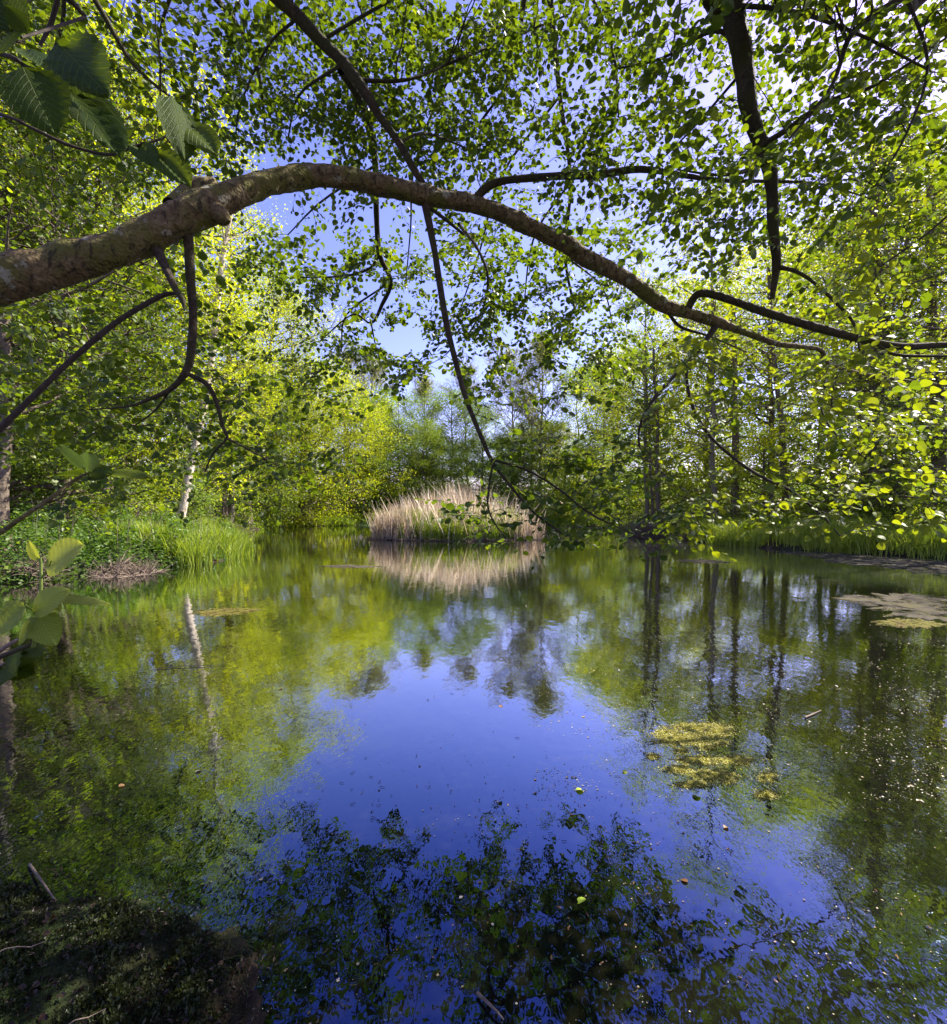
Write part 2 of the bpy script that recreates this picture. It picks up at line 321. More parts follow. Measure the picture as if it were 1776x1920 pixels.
def sdf_poly(X, Y, poly):
    """negative inside"""
    d = np.full(X.shape, 1e9); ins = np.zeros(X.shape, bool); n = len(poly)
    for i in range(n):
        x1, y1 = poly[i]; x2, y2 = poly[(i + 1) % n]
        ex, ey = x2 - x1, y2 - y1
        t = np.clip(((X - x1) * ex + (Y - y1) * ey) / (ex * ex + ey * ey), 0, 1)
        d = np.minimum(d, np.hypot(X - x1 - t * ex, Y - y1 - t * ey))
        c = ((y1 > Y) != (y2 > Y)) & (X < (x2 - x1) * (Y - y1) / (y2 - y1 + 1e-12) + x1)
        ins ^= c
    return np.where(ins, -d, d)

def wob(X, Y, s=1.0, seed=0.0):
    return (np.sin(X * 1.7 * s + seed) * np.cos(Y * 1.3 * s + 1.1 + seed) + .6 * np.sin(X * 3.1 * s + Y * 2.3 * s + seed) + .4 * np.cos(X * 5.3 * s - Y * 4.7 * s + 2 * seed)) / 2

def height(X, Y):
    X = np.asarray(X, float); Y = np.asarray(Y, float)
    s = sdf_poly(X, Y, SHORE)
    r = np.hypot(X, Y)
    s = s + wob(X, Y, .8) * np.clip(r / 30, .02, .35) + (.07 * wob(X, Y, 4.5, 2) + .045 * wob(X, Y, 11, 5)) * np.clip(1 - r / 5, 0, 1)
    si = (np.hypot((X - ISL[0]) / ISL[2], (Y - ISL[1]) / ISL[3]) - 1) * 2.2
    z_out = np.where(r < 6, .04, .28) * (1 - np.exp(-np.clip(s, 0, None) / .4)) + .05 * np.clip(s, 0, 40)
    z_out = z_out + np.where((X < -8) & (Y > 4), .10 * np.clip(s, 0, 10), 0)
    z_out = z_out + np.where((X > 12), .09 * np.clip(s - 1, 0, 12), 0)
    z_in = -.05 - .5 * (1 - np.exp(np.clip(s, None, 0) / 1.5))
    z = np.where(s > 0, z_out, z_in)
    z = np.where(si < 0, .14 * (1 - np.exp(si * 3)), z)
    z = z + wob(X, Y, 1.4, 3) * .05 * np.clip(np.abs(s), 0, 1) + wob(X, Y, 5, 1) * .015 * np.clip(np.abs(s) * 3, 0, 1)
    nr = np.clip(1 - r / 6, 0, 1) * np.clip(s * 6 + .6, 0, 1)
    z = z + nr * (.022 * wob(X, Y, 7, 4) + .016 * wob(X, Y, 17, 2) + .010 * wob(X, Y, 41, 5))
    return z
def hz(x, y): return float(height(np.array([x]), np.array([y]))[0])

u = np.linspace(-1, 1, 420)
gx = np.sinh(u * 6.2) / np.sinh(6.2) * 320
gy = np.sinh(u * 6.2) / np.sinh(6.2) * 320 + 4
gx = np.unique(np.concatenate([gx, np.linspace(-22, 22, 150), np.linspace(-3.6, .4, 180)])); gy = np.unique(np.concatenate([gy, np.linspace(8, 36, 90), np.linspace(-1, .7, 20), np.linspace(.7, 2.5, 110)]))
GX, GY = np.meshgrid(gx, gy)
GZ = height(GX, GY)
nx, ny = len(gx), len(gy)
idx = np.arange(nx * ny).reshape(ny, nx)
q = np.stack([idx[:-1, :-1], idx[:-1, 1:], idx[1:, 1:], idx[1:, :-1]], -1).reshape(-1, 4)
g = link("ground", mesh_np("ground", np.stack([GX, GY, GZ], -1).reshape(-1, 3), q, M['ground'], smooth=True)); tag(g, kind="structure")
wv = np.array([[-60, -30, 0], [60, -30, 0], [60, 90, 0], [-60, 90, 0]], float)
wo = link("water", mesh_np("water", wv, np.array([[0, 1, 2, 3]]), M['water'])); tag(wo, kind="structure")

# ================================================================== background trees
def rand_dirs(n, zbias=0.0):
    v = rng.normal(size=(n, 3)); v[:, 2] += zbias; return unit(v)

def leaf_cloud(L, tips, per, rad, size, flat=.45, tl=0.0, up=.6):
    """leaves in clumps round the branch tips"""
    tips = np.asarray(tips); n = len(tips)
    c = np.repeat(tips, per, 0); N = len(c)
    cr = np.repeat(rng.random(n), per)
    off = rng.normal(size=(N, 3)) * rad * (0.6 + .7 * np.repeat(rng.random(n), per))[:, None] * .6; off[:, 2] *= flat
    off[:, 2] -= .12 * (off[:, 0] ** 2 + off[:, 1] ** 2) / max(rad, .1)
    d = unit(off * np.array([1, 1, .3]) + rng.normal(size=(N, 3)) * rad * .35 + np.array([0, 0, -.15 * rad]))
    nn = unit(rng.normal(size=(N, 3)) * .75 + np.array([0, 0, up]) + unit(off) * .3)
    L.add(c + off, d, nn, size * (.6 + .8 * rng.random(N)), np.clip(.5 * cr + .5 * rng.random(N) + tl, 0, 1))

def make_tree(H=20, r0=.28, base=.25, spread=5.0, nl=34, per=26, leaf=.12, crad=.8, flat=.45, fol='green', bark='trunk', lean=(0, 0), shape='round', seed=1, sub=7, twigs=False, T=T_FAR, vis_limbs=True, up_a=.5, tl=0.0):
    global rng
    keep = rng; rng = np.random.default_rng(seed)
    tb = Tubes(); L = Leaves(); tips = []
    n = 14; zz = np.linspace(0, 1, n)
    wx = np.cumsum(rng.normal(size=n)) * .012 * H * .4; wy = np.cumsum(rng.normal(size=n)) * .012 * H * .4
    wx -= wx[0]; wy -= wy[0]
    tp = np.stack([wx + lean[0] * zz ** 1.0, wy + lean[1] * zz, zz * H * .96 - .35], 1)
    tr = r0 * (1 - zz) ** .8 + .03; tr[0] *= 1.35
    tpc = catmull(tp, 3); trc = np.interp(np.linspace(0, 1, len(tpc)), zz, tr)
    tb.add(tpc, trc, 9, rough=.08)
    for i in range(nl):
        f = base + (1 - base) * ((i + rng.random() * .8) / nl) ** .9; f = min(f, .985)
        p0 = np.array([np.interp(f, zz, tp[:, k]) for k in range(3)])
        g = (f - base) / (1 - base)
        if shape == 'round': prof = math.sqrt(max(.05, 1 - (g * 1.05 - .35) ** 2 / .6)) * (1 if g > .1 else .8)
        elif shape == 'cone': prof = 1.05 - .85 * g
        elif shape == 'vase': prof = .45 + .55 * g if g < .8 else .9 * (1.05 - g) / .25 + .15
        else: prof = .8
        az = i * 2.4 + rng.normal() * .5
        ln = spread * prof * (.75 + .5 * rng.random())
        el = up_a * (.4 + g) + rng.normal() * .15
        k = 6; tt = np.linspace(0, 1, k)
        dirv = np.array([math.cos(az) * math.cos(el), math.sin(az) * math.cos(el), math.sin(el)])
        bend = np.cumsum(rng.normal(size=(k, 3)) * .06, 0) * ln
        pts = p0 + dirv * tt[:, None] * ln + bend * tt[:, None] + np.array([0, 0, 1]) * (-.18 * ln * tt ** 2)[:, None] * (1 - g)
        rb = np.interp(f, zz, tr) * .5
        if vis_limbs: tb.add(pts, rb * (1 - tt) + .012, 5)
        tips.append(pts[-1])
        for j in range(sub):
            s = .25 + .75 * (j + rng.random()) / sub
            q0 = np.array([np.interp(s, tt, pts[:, c]) for c in range(3)])
            a2 = az + (1 if j % 2 else -1) * (.5 + .6 * rng.random()); e2 = el * .6 + rng.normal() * .3
            l2 = ln * (.22 + .28 * rng.random()) * (1.25 - .5 * s)
            d2 = np.array([math.cos(a2) * math.cos(e2), math.sin(a2) * math.cos(e2), math.sin(e2)])
            q = q0 + d2 * np.linspace(0, 1, 4)[:, None] * l2 + np.cumsum(rng.normal(size=(4, 3)) * .05, 0) * l2 * np.linspace(0, 1, 4)[:, None]
            if vis_limbs: tb.add(q, rb * .4 * (1 - np.linspace(0, 1, 4)) + .008, 3)
            tips.append(q[-1]); tips.append(q[2])
            if twigs:
                for m in range(7):
                    b0 = q[1 + m % 3] ; d3 = unit(d2 * .6 + rng.normal(size=3) * .6 + np.array([0, 0, .5])); l3 = .5 + 1.0 * rng.random()
                    q3 = b0 + d3 * np.linspace(0, 1, 3)[:, None] * l3 + rng.normal(size=(3, 3)) * .04
                    tb.add(q3, np.array([.032, .022, .014]), 3)
                    tips.append(q3[-1])
                    for mm in range(2):
                        d4 = unit(d3 + rng.normal(size=3) * .7); q4 = q3[1] + d4 * np.linspace(0, 1, 2)[:, None] * l3 * .6
                        tb.add(q4, np.array([.018, .010]), 3)
    leaf_cloud(L, tips, per, crad, leaf, flat, tl)
    me_t = tb.mesh("trunk", M[bark]); me_l = L.mesh("crown", M[fol], T)
    rng = keep
    return me_t, me_l

PROTO = {}
PROTO['broad_y'] = make_tree(21, .2, .10, 6.2, 40, 42, .16, 1.3, .5, 'yellow', 'trunk', seed=11)
PROTO['broad_y2'] = make_tree(17, .17, .02, 7.2, 42, 44, .17, 1.4, .5, 'yellow', 'trunk', seed=12)
PROTO['broad_g'] = make_tree(21, .22, .10, 6.6, 40, 42, .17, 1.4, .5, 'green', 'trunk', seed=13)
PROTO['broad_g2'] = make_tree(18, .28, .05, 6.6, 40, 42, .16, 1.3, .5, 'green', 'trunk', seed=14)
PROTO['cool'] = make_tree(22, .2, .06, 6.6, 40, 40, .18, 1.4, .55, 'cool', 'trunk', seed=15)
PROTO['cool2'] = make_tree(15, .26, .02, 6.4, 36, 42, .17, 1.3, .5, 'cool', 'trunk', seed=16)
PROTO['bare'] = make_tree(23, .2, .22, 6.2, 30, 6, .13, .6, .6, 'olive', 'grey', seed=17, shape='vase', twigs=True, up_a=.95, sub=7)
PROTO['bare2'] = make_tree(21, .18, .25, 5.6, 28, 11, .13, .7, .6, 'olive', 'grey', seed=18, shape='vase', twigs=True, up_a=.95, sub=7)
PROTO['slim_y'] = make_tree(22, .16, .22, 3.6, 34, 18, .12, .9, .5, 'yellow', 'grey', seed=19, shape='vase', up_a=.7)
PROTO['near_y'] = make_tree(20, .24, .30, 5.0, 50, 28, .11, .8, .4, 'yellow', 'trunk', seed=20, T=T_MID, sub=9)
PROTO['near_shaded'] = make_tree(19, .24, .06, 4.8, 52, 26, .11, .75, .4, 'deep', 'trunk', seed=25, T=T_MID, sub=9)
PROTO['near_g'] = make_tree(19, .24, .08, 4.8, 52, 26, .11, .75, .38, 'green', 'trunk', seed=21, T=T_MID, sub=9)
PROTO['shrub_g'] = make_tree(4.2, .06, .04, 2.3, 26, 26, .10, .5, .5, 'green', 'trunk', seed=22, sub=6)
PROTO['shrub_y'] = make_tree(4.6, .06, .04, 2.2, 26, 24, .10, .5, .5, 'yellow', 'trunk', seed=23, sub=6)
PROTO['shrub_c'] = make_tree(3.6, .06, .03, 2.2, 26, 26, .10, .5, .5, 'cool', 'trunk', seed=24, sub=6)

def place(kind, x, y, s, rz, name, label, cat="tree", group=None, sz=None, lean=None):
    t, c = PROTO[kind]
    for _ in range(40):
        if float(sdf_poly(np.array([x]), np.array([y]), SHORE)[0]) > .9: break
        x, y = x * 1.02, y * 1.02
    e = empty(name, (x, y, hz(x, y)), rz, (s, s, s * (sz or 1)))
    if lean: e.rotation_euler = (lean[0], lean[1], rz)
    link("trunk", t, e); link("crown", c, e)
    return tag(e, label, cat, group)

def at(px, d): return (px - CX) / F * d
TL = [  # kind, px, d, scale, label
 # left wood, near to far
 ('near_shaded', -120, 13.5, .95, "dark green leafy tree at the extreme left bank edge of the frame"),
 ('near_y', 20, 19, 1.12, "tall yellow green tree filling the upper left corner behind the big limb"),
 ('near_shaded', 110, 15.5, .72, "lower green tree rooted in the left bank under the arching limb"),
 ('near_y', 215, 22, 1.05, "bright yellow green tree left of the leaning pale trunk"),
 ('broad_y', 60, 28, 1.25, "tallest yellow tree deep behind the left bank"),
 ('near_shaded', 250, 25, .75, "mid green tree low behind the leaning pale trunk"),
 ('near_y', 420, 36, .80, "young yellow green tree right of the leaning pale trunk"),
 ('broad_y', 300, 36, 1.15, "yellow green tree high behind the leaning pale trunk"),
 ('slim_y', 430, 33, 1.20, "slender thin crowned tree against the sky left of the gap"),
 ('slim_y', 490, 42, .95, "thin airy tree standing at the left side of the sky gap"),
 ('broad_g2', 470, 44, .75, "dark green spreading tree where the left bank turns back"),
 ('broad_y2', 585, 55, 1.03, "broad yellow green tree hanging over the far left shore"),
 ('broad_y2', 520, 50, .85, "yellow tree left of the broad one on the far left shore"),
 ('broad_y2', 650, 60, 0.78, "small bright tree at the right end of the far left group"),
 # far shore
 ('broad_g', 700, 68, 0.76, "deep green rounded tree directly left above the reed island"),
 ('cool', 745, 66, 0.75, "green tree just behind the left part of the reed island"),
 ('bare', 655, 78, 1.03, "grey leafless tree rising behind the far left group"),
 ('bare2', 705, 74, 1.06, "twin stemmed bare grey tree left of the centre"),
 ('broad_g', 790, 65, 0.62, "dense dark green tree behind the top of the island"),
 ('cool', 850, 72, 0.85, "open grey green tree in the centre of the far shore"),
 ('bare2', 800, 76, 0.94, "thin half leafed grey tree left of the drooping branch"),
 ('bare', 880, 78, 0.99, "bare tree behind the drooping branch at the centre"),
 ('cool', 905, 78, 0.80, "bluish green tree low in the centre of the far wood"),
 ('bare', 960, 72, 1.03, "bare many branched tree right of the drooping branch"),
 ('bare2', 1015, 66, 1.12, "tallest bare grey tree at the right of the sky gap"),
 ('cool2', 1000, 74, 0.92, "pale green low tree under the tallest bare tree"),
 ('broad_g2', 735, 69, 0.74, "full green tree between the grey twin stems and the reeds"),
 ('cool2', 830, 70, .70, "low rounded green tree hidden behind the island top"),
 ('broad_g2', 905, 68, .60, "green tree just right of the island top"),
 ('cool2', 955, 66, .72, "grey green rounded tree behind the drooping twigs"),
 ('broad_y2', 775, 73, .72, "yellowish rounded tree a little left of the centre"),
 ('broad_y2', 1040, 70, 0.79, "light green tree under the right side of the sky gap"),
 ('near_y', 505, 47, 1.25, "tall airy yellow tree reaching up beside the left of the sky gap"),
 ('slim_y', 550, 52, 1.15, "thin yellow topped tree standing over the far left shore"),
 ('cool2', 1110, 62, .58, "pale mint green rounded young tree on the far right shore"),
 ('cool', 1085, 68, 0.90, "blue green tall tree at the right edge of the sky gap"),
 ('bare2', 1130, 60, .85, "grey twiggy tree showing between blue green crowns on the right"),
 ('cool', 1160, 55, .85, "blue green dense tree behind the right shore brush"),
 # right wood
 ('broad_y2', 1230, 44, .92, "green tree over the right shore with dark double trunk"),
 ('slim_y', 1210, 36, .92, "airy olive tree leaning over the right bank"),
 ('broad_y', 1330, 40, .95, "tall yellow green tree behind the right grass clumps"),
 ('slim_y', 1340, 30, 1.0, "thin yellow tree at the middle of the right bank"),
 ('near_y', 1440, 35, .95, "leafy yellow green tree behind the right bank grass"),
 ('near_y', 1570, 41, 1.15, "glowing yellow tree behind the right end of the bank"),
 ('bare', 1700, 27, .85, "dark branched tree in the bright sky at the upper right"),
 ('near_y', 1690, 22, .80, "backlit yellow green tree at the right edge"),
 ('near_g', 1860, 18, .85, "green tree just past the right edge of the frame"),
 ('broad_g', 1540, 42, 1.0, "deep green tree far behind the right bank"),
 ('broad_y', 1750, 36, 1.1, "tall yellow tree deep in the right wood"),
]
for i, (k, px, d, s, lb) in enumerate(TL):
    nm = {'bare': 'bare_tree', 'slim': 'slender_tree'}.get(k.split('_')[0].rstrip('2'), 'broadleaf_tree')
    place(k, at(px, d), d, s, i * 2.399, nm, lb)
# back rows closing the wood (seen only through gaps)
bk = 0
for i in range(34):
    a = -78 + 156 * i / 33 + rng.normal() * 1.2
    d = 88 + 10 * rng.random()
    if abs(a) < 12: d = 95
    x, y = math.sin(R(a)) * d, math.cos(R(a)) * d
    if y < 6: continue
    k = ['cool', 'broad_g', 'broad_y', 'cool2'][i % 4]
    place(k, x, y, (.62 if abs(a) < 16 else .85) * (.9 + .2 * rng.random()), i, "broadleaf_tree", "distant green tree closing the wood behind the others", group="trees closing the far wood")
SH = [('shrub_g', 20, 14.5, 1.0, "green bush at the left end of the bank"), ('shrub_y', 240, 21.5, .95, "sunlit yellow bush beside the leaning pale trunk"),
 ('shrub_g', 130, 18, 1.1, "green bush in the middle of the left bank"), ('shrub_c', 330, 27, 1.0, "dark bush right behind the leaning pale trunk"),
 ('shrub_g', 420, 36, 1.1, "bush over the water where the left bank turns"), ('shrub_y', 545, 53, 1.3, "low bright bush on the far left shore"),
 ('shrub_g', 480, 48, 1.4, "shaded bush on the far left shore"), ('shrub_g', 690, 66, 1.6, "dark bush on the far shore left of the island"),
 ('shrub_c', 640, 66, 1.5, "low bush under the far left trees"), ('shrub_g', 780, 68, 1.7, "dark bush behind the reeds"),
 ('shrub_c', 960, 66, 1.8, "bush on the far shore right of the reeds"), ('shrub_y', 1060, 62, 1.7, "pale bush at the far right shore"),
 ('shrub_y', 1120, 54, 1.3, "round pale green bush on the far right shore"), ('shrub_c', 1180, 48, 1.4, "bush beside the right shore brush"),
 ('shrub_g', 1240, 38, 1.2, "bush behind the dead brush on the right bank"), ('shrub_y', 1330, 32, 1.1, "bush behind the left end of the right grass"),
 ('shrub_y', 1430, 29, 1.2, "bush behind the middle of the right grass"), ('shrub_g', 1540, 27, 1.2, "dark green bush below the glowing tree"),
 ('shrub_g', 1640, 24, 1.1, "dark green bush before the dark trunks on the right"), ('shrub_g', 1750, 21, 1.1, "mounded bush at the right edge of the bank")]
for i, (k, px, d, s, lb) in enumerate(SH):
    place(k, at(px, d), d, s, i * 1.7, "bush", lb, "bush")

# leaning pale trunk on the left bank
def limb(tb, trace, sides=8, rough=.04, step=5, wscale=1.0, gnarl=0.0):
    """trace: (px,py,d,width_px)"""
    pts = np.array([P(a, b, c) for a, b, c, _ in trace]); rad = np.array([w_ / F * c / 2 * wscale for _, _, c, w_ in trace])
    pc = catmull(pts, step); rc = np.interp(np.linspace(0, len(pts) - 1, len(pc)), np.arange(len(pts)), rad)
    tb.add(pc, rc, sides, rough, gnarl); return pc, rc
tb = Tubes()
b0 = P(333, 1000, 22); b0[2] = hz(b0[0], b0[1]) - .2
pc, rc = limb(tb, [(322, 1010, 22, 22), (340, 960, 22.2, 17), (356, 880, 22.4, 14), (371, 815, 22.6, 13), (388, 730, 22.8, 12), (400, 645, 23, 11), (408, 560, 23, 11), (420, 470, 23, 9), (438, 380, 23, 6)], 10, .07)
ends = []
for k in range(26):
    f = .34 + .62 * k / 26; p0 = pc[int(f * (len(pc) - 1))]; a = k * 2.4; e = .5 + .3 * rng.random(); ln = 1.6 + 1.6 * rng.random()
    q = p0 + np.array([math.cos(a) * math.cos(e), math.sin(a) * math.cos(e), math.sin(e)]) * np.linspace(0, 1, 5)[:, None] * ln + np.cumsum(rng.normal(size=(5, 3)) * .06, 0)
    tb.add(q, np.array([.05, .035, .025, .015, .008]), 4); ends += [q[2], q[3], q[4]]
L = Leaves(); leaf_cloud(L, np.array(ends), 34, .8, .11, .45)
e = empty("leaning_tree", (0, 0, 0)); tag(e, "slender tree with pale sunlit trunk leaning right on the left bank", "tree")
link("trunk", tb.mesh("trunk", M['pale']), e); link("crown", L.mesh("crown", M['yellow'], T_MID), e)

# dark individual trunks of the right bank and left wood
def bole(px0, py0, px1, py1, d, w_, label, mat='trunk', z0=None):
    for _ in range(30):
        a = P(px0, py0, d)
        if float(sdf_poly(a[:1], a[1:2], SHORE)[0]) > .6: break
        d *= 1.02
    tb = Tubes(); a = P(px0, py0, d); b = P(px1, py1, d)
    a[2] = hz(a[0], a[1]) - .3
    m = [(a * (1 - t) + b * t) + np.array([rng.normal(), rng.normal(), 0]) * .06 * (0 if t == 0 else 1) for t in np.linspace(0, 1, 6)]
    m = catmull(m, 4); r = w_ / F * d / 2
    tb.add(m, r * (1 - .55 * np.linspace(0, 1, len(m))) * (1 + .5 * np.exp(-np.linspace(0, 1, len(m)) * 18)), 10, .07)
    L = Leaves(); ends = []
    for k in range(22):
        f = .45 + .55 * k / 22; p0 = m[int(f * (len(m) - 1))]; az = k * 2.4; e_ = .3 + .4 * rng.random(); ln = 1.5 + 2 * rng.random()
        qq = p0 + np.array([math.cos(az) * math.cos(e_), math.sin(az) * math.cos(e_), math.sin(e_)]) * np.linspace(0, 1, 5)[:, None] * ln + np.cumsum(rng.normal(size=(5, 3)) * .07, 0)
        tb.add(qq, np.array([.06, .045, .03, .02, .01]), 4); ends += [qq[2], qq[3], qq[4]]
    leaf_cloud(L, np.array(ends), 10 if px0 > 1400 else 26, .8, .12, .45)
    e = empty("broadleaf_tree"); tag(e, label, "tree")
    link("trunk", tb.mesh("trunk", M[mat]), e); link("crown", L.mesh("crown", M['green'], T_MID), e)
bole(1655, 960, 1640, 250, 23, 40, "thick dark trunked tree behind the right bank mound")
bole(1625, 965, 1610, 500, 26, 18, "thin dark trunked tree left of the thick dark trunk")
bole(1238, 985, 1225, 640, 33, 9, "dark trunked tree at the left end of the right bank")
bole(1478, 940, 1440, 500, 28, 12, "brown thin trunked tree leaning left behind the right grass")
bole(1380, 970, 1375, 560, 30, 16, "dark shaded trunk behind the right grass clumps")
bole(1762, 960, 1745, 300, 21, 24, "dark trunked tree at the right edge of the frame")
bole(1225, 960, 1212, 700, 34, 6, "thin trunk left of the dark one on the right bank")
bole(573, 985, 570, 800, 53, 26, "stout dark trunk on the far left shore")
bole(465, 985, 462, 800, 44, 17, "brown stump like trunk at the bend of the left shore")
bole(8, 1010, 12, 500, 12.5, 30, "greyish brown trunk at the left edge of the frame")
bole(105, 990, 118, 400, 17, 26, "brown trunk in the shade of the left bank")
bole(235, 985, 246, 500, 24, 16, "thin brown trunk left of the leaning pale one")

# ================================================================== bank plants
def scatter(n, cond, box, zf=None):
    xs = rng.uniform(box[0], box[1], n); ys = rng.uniform(box[2], box[3], n)
    s = sdf_poly(xs, ys, SHORE); m = cond(xs, ys, s); xs, ys, s = xs[m], ys[m], s[m]
    return xs, ys, height(xs, ys), s

def blades(xs, ys, zs, h, wd, name, mat, label=None, cat=None, lean=.35, kind='stuff', tl=0, power=2.0):
    n = len(xs); az = rng.uniform(0, 2 * np.pi, n); ln = lean * (.3 + rng.random(n)) * h
    d = np.stack([np.cos(az), np.sin(az), np.zeros(n)], 1); fa = az + np.pi / 2 + rng.normal(size=n) * .6
    s = np.stack([np.cos(fa), np.sin(fa), np.zeros(n)], 1)
    base = np.stack([xs, ys, zs - .03], 1); up = np.array([0, 0, 1.])
    T = [(0, 1), (.4, .9), (.75, .6), (1, .08)]
    V = np.zeros((n, 8, 3))
    for i, (t, w_) in enumerate(T):
        c = base + up * (h * (t - .12 * t * t * lean * 2))[:, None] + d * (ln * t ** power)[:, None]
        V[:, 2 * i] = c - s * (wd * w_)[:, None]; V[:, 2 * i + 1] = c + s * (wd * w_)[:, None]
    Fq = np.array([[0, 1, 3, 2], [2, 3, 5, 4], [4, 5, 7, 6]])
    Fc = (Fq[None] + (np.arange(n) * 8)[:, None, None]).reshape(-1, 4)
    tint = np.clip(rng.random(n) * .8 + .2 * rng.random() + tl, 0, 1)
    o = link(name, mesh_np(name, V.reshape(-1, 3), Fc, mat, tint=np.repeat(tint, 8)))
    if kind: o["kind"] = kind
    if label: o["label"] = label; o["category"] = cat
    return o

def clumpy(n, cond, box, ncl, rad):
    cx, cy_, _, _ = scatter(ncl, cond, box)
    k = rng.integers(0, len(cx), n); xs = cx[k] + rng.normal(size=n) * rad; ys = cy_[k] + rng.normal(size=n) * rad
    s = sdf_poly(xs, ys, SHORE); m = s > -.25
    return xs[m], ys[m], np.maximum(height(xs[m], ys[m]), -.05), s[m], k[m]

# left bank: nettles and brambles
def herb_mass(n, box, cond, name, label, mat, hmax, size=.09):
    xs, ys, zs, s = scatter(n, cond, box)
    m = len(xs)
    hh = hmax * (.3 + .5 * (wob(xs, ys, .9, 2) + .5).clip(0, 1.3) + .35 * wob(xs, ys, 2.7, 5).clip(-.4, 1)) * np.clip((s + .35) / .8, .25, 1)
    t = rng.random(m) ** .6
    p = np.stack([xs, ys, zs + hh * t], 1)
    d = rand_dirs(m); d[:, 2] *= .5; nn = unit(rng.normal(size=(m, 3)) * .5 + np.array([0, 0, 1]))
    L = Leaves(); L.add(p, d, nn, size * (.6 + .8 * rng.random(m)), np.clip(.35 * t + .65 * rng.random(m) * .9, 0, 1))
    o = link(name, L.mesh(name, mat, T_FAR)); tag(o, label, "undergrowth", kind="stuff"); return o
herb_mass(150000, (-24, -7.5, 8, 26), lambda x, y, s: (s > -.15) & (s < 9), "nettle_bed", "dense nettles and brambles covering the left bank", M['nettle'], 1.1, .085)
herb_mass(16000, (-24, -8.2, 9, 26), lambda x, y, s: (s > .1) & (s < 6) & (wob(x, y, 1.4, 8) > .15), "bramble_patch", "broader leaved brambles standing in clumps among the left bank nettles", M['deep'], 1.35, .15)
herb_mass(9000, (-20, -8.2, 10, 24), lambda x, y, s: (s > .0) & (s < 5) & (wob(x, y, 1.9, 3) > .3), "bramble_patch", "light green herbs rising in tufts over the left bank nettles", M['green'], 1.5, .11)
tb = Tubes()
for k in range(420):
    x_, y_ = rng.uniform(-18, -8.4), rng.uniform(9.5, 21)
    if float(sdf_poly(np.array([x_]), np.array([y_]), SHORE)[0]) < .05: continue
    z_ = hz(x_, y_); h_ = rng.uniform(.7, 1.6); a = rng.uniform(0, 6.28); b_ = rng.uniform(.05, .5); q = np.array([[x_, y_, z_], [x_ + b_ * .3 * math.cos(a), y_ + b_ * .3 * math.sin(a), z_ + h_ * .6], [x_ + b_ * math.cos(a) * h_, y_ + b_ * math.sin(a) * h_, z_ + h_ * (1 - .3 * b_)]])
    tb.add(catmull(q, 3), np.linspace(.009, .003, 7), 3)
tag(link("dead_stems", tb.mesh("dead_stems", M['dry'])), "thin dead stems standing and leaning over the left bank nettles", "undergrowth", kind="stuff")
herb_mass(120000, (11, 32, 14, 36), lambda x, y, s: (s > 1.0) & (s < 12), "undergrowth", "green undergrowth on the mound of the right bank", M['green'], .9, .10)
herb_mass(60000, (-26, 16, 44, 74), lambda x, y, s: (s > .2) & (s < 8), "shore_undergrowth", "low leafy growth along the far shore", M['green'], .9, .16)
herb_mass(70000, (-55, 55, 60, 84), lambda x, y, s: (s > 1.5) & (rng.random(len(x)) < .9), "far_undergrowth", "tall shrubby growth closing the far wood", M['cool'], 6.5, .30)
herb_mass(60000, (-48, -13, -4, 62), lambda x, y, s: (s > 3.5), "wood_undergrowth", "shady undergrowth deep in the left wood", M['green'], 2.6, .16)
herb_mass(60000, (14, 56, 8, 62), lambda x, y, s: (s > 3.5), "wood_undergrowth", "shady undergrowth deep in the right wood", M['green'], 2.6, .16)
# grass
def grass(box, cond, n, ncl, rad, h, wd, name, label, tl=0, lean=.5):
    x, y, z, s, k = clumpy(n, cond, box, ncl, rad)
    hk = (.5 + .7 * rng.random(ncl * 2))[k]
    blades(x, y, z, h * hk * (.6 + .6 * rng.random(len(x))), wd * (.6 + .8 * rng.random(len(x))), name, M['grass'], label, "grass", lean=lean, tl=tl)
grass((-12.5, -7.9, 14.2, 21.8), lambda x, y, s: (s > -.1) & (s < 2.0 - .0 * x) & (rng.random(len(x)) < np.clip((y - 13.8) / 3, 0, 1)), 20000, 130, .28, .8, .010, "grass", "sunlit tall grass on the point of the left bank", tl=.15)
grass((11.5, 20, 15, 34), lambda x, y, s: (s > -.1) & (s < 2.2), 42000, 240, .35, .85, .013, "grass", "lush green grass clumps along the right bank", tl=.4)  # raised tint stands in for sunlight that does not reach this bank
grass((-22, -5, 44, 62), lambda x, y, s: (s > -.1) & (s < 3), 16000, 150, .5, .7, .03, "grass", "bright grass strip on the far left shore", tl=.1)
grass((5, 16, 34, 62), lambda x, y, s: (s > -.1) & (s < 3), 14000, 150, .5, .6, .03, "grass", "grass fringe on the far right shore", tl=0)

# reed island
def isl(n, f=1.0):
    r = np.sqrt(rng.random(n)) * f; a = rng.uniform(0, 2 * np.pi, n)
    return ISL[0] + np.cos(a) * r * ISL[2], ISL[1] + np.sin(a) * r * ISL[3], r
x, y, r = isl(9500, 1.0)
prof = np.interp((x - ISL[0]) / ISL[2], [-1, -.7, -.3, .1, .45, .8, 1], [1.5, 2.0, 2.7, 3.1, 2.0, 1.3, .9])
m = ~((y < ISL[1] - .1) & (x > -3.6) & (x < 2.2) & (rng.random(len(x)) < .93)) & (wob(x, y, 2.1, 7) > -.55)
blades(x[m], y[m], height(x[m], y[m]), (prof * (.38 + .78 * rng.random(len(x)) ** 1.2) * (1 + .32 * wob(x, y, 2.6)))[m], np.full(m.sum(), .018) * (.6 + .8 * rng.random(m.sum())), "dry_reeds", M['reed'], "pale dry reeds standing on the island", "reeds", lean=.34, power=1.15)
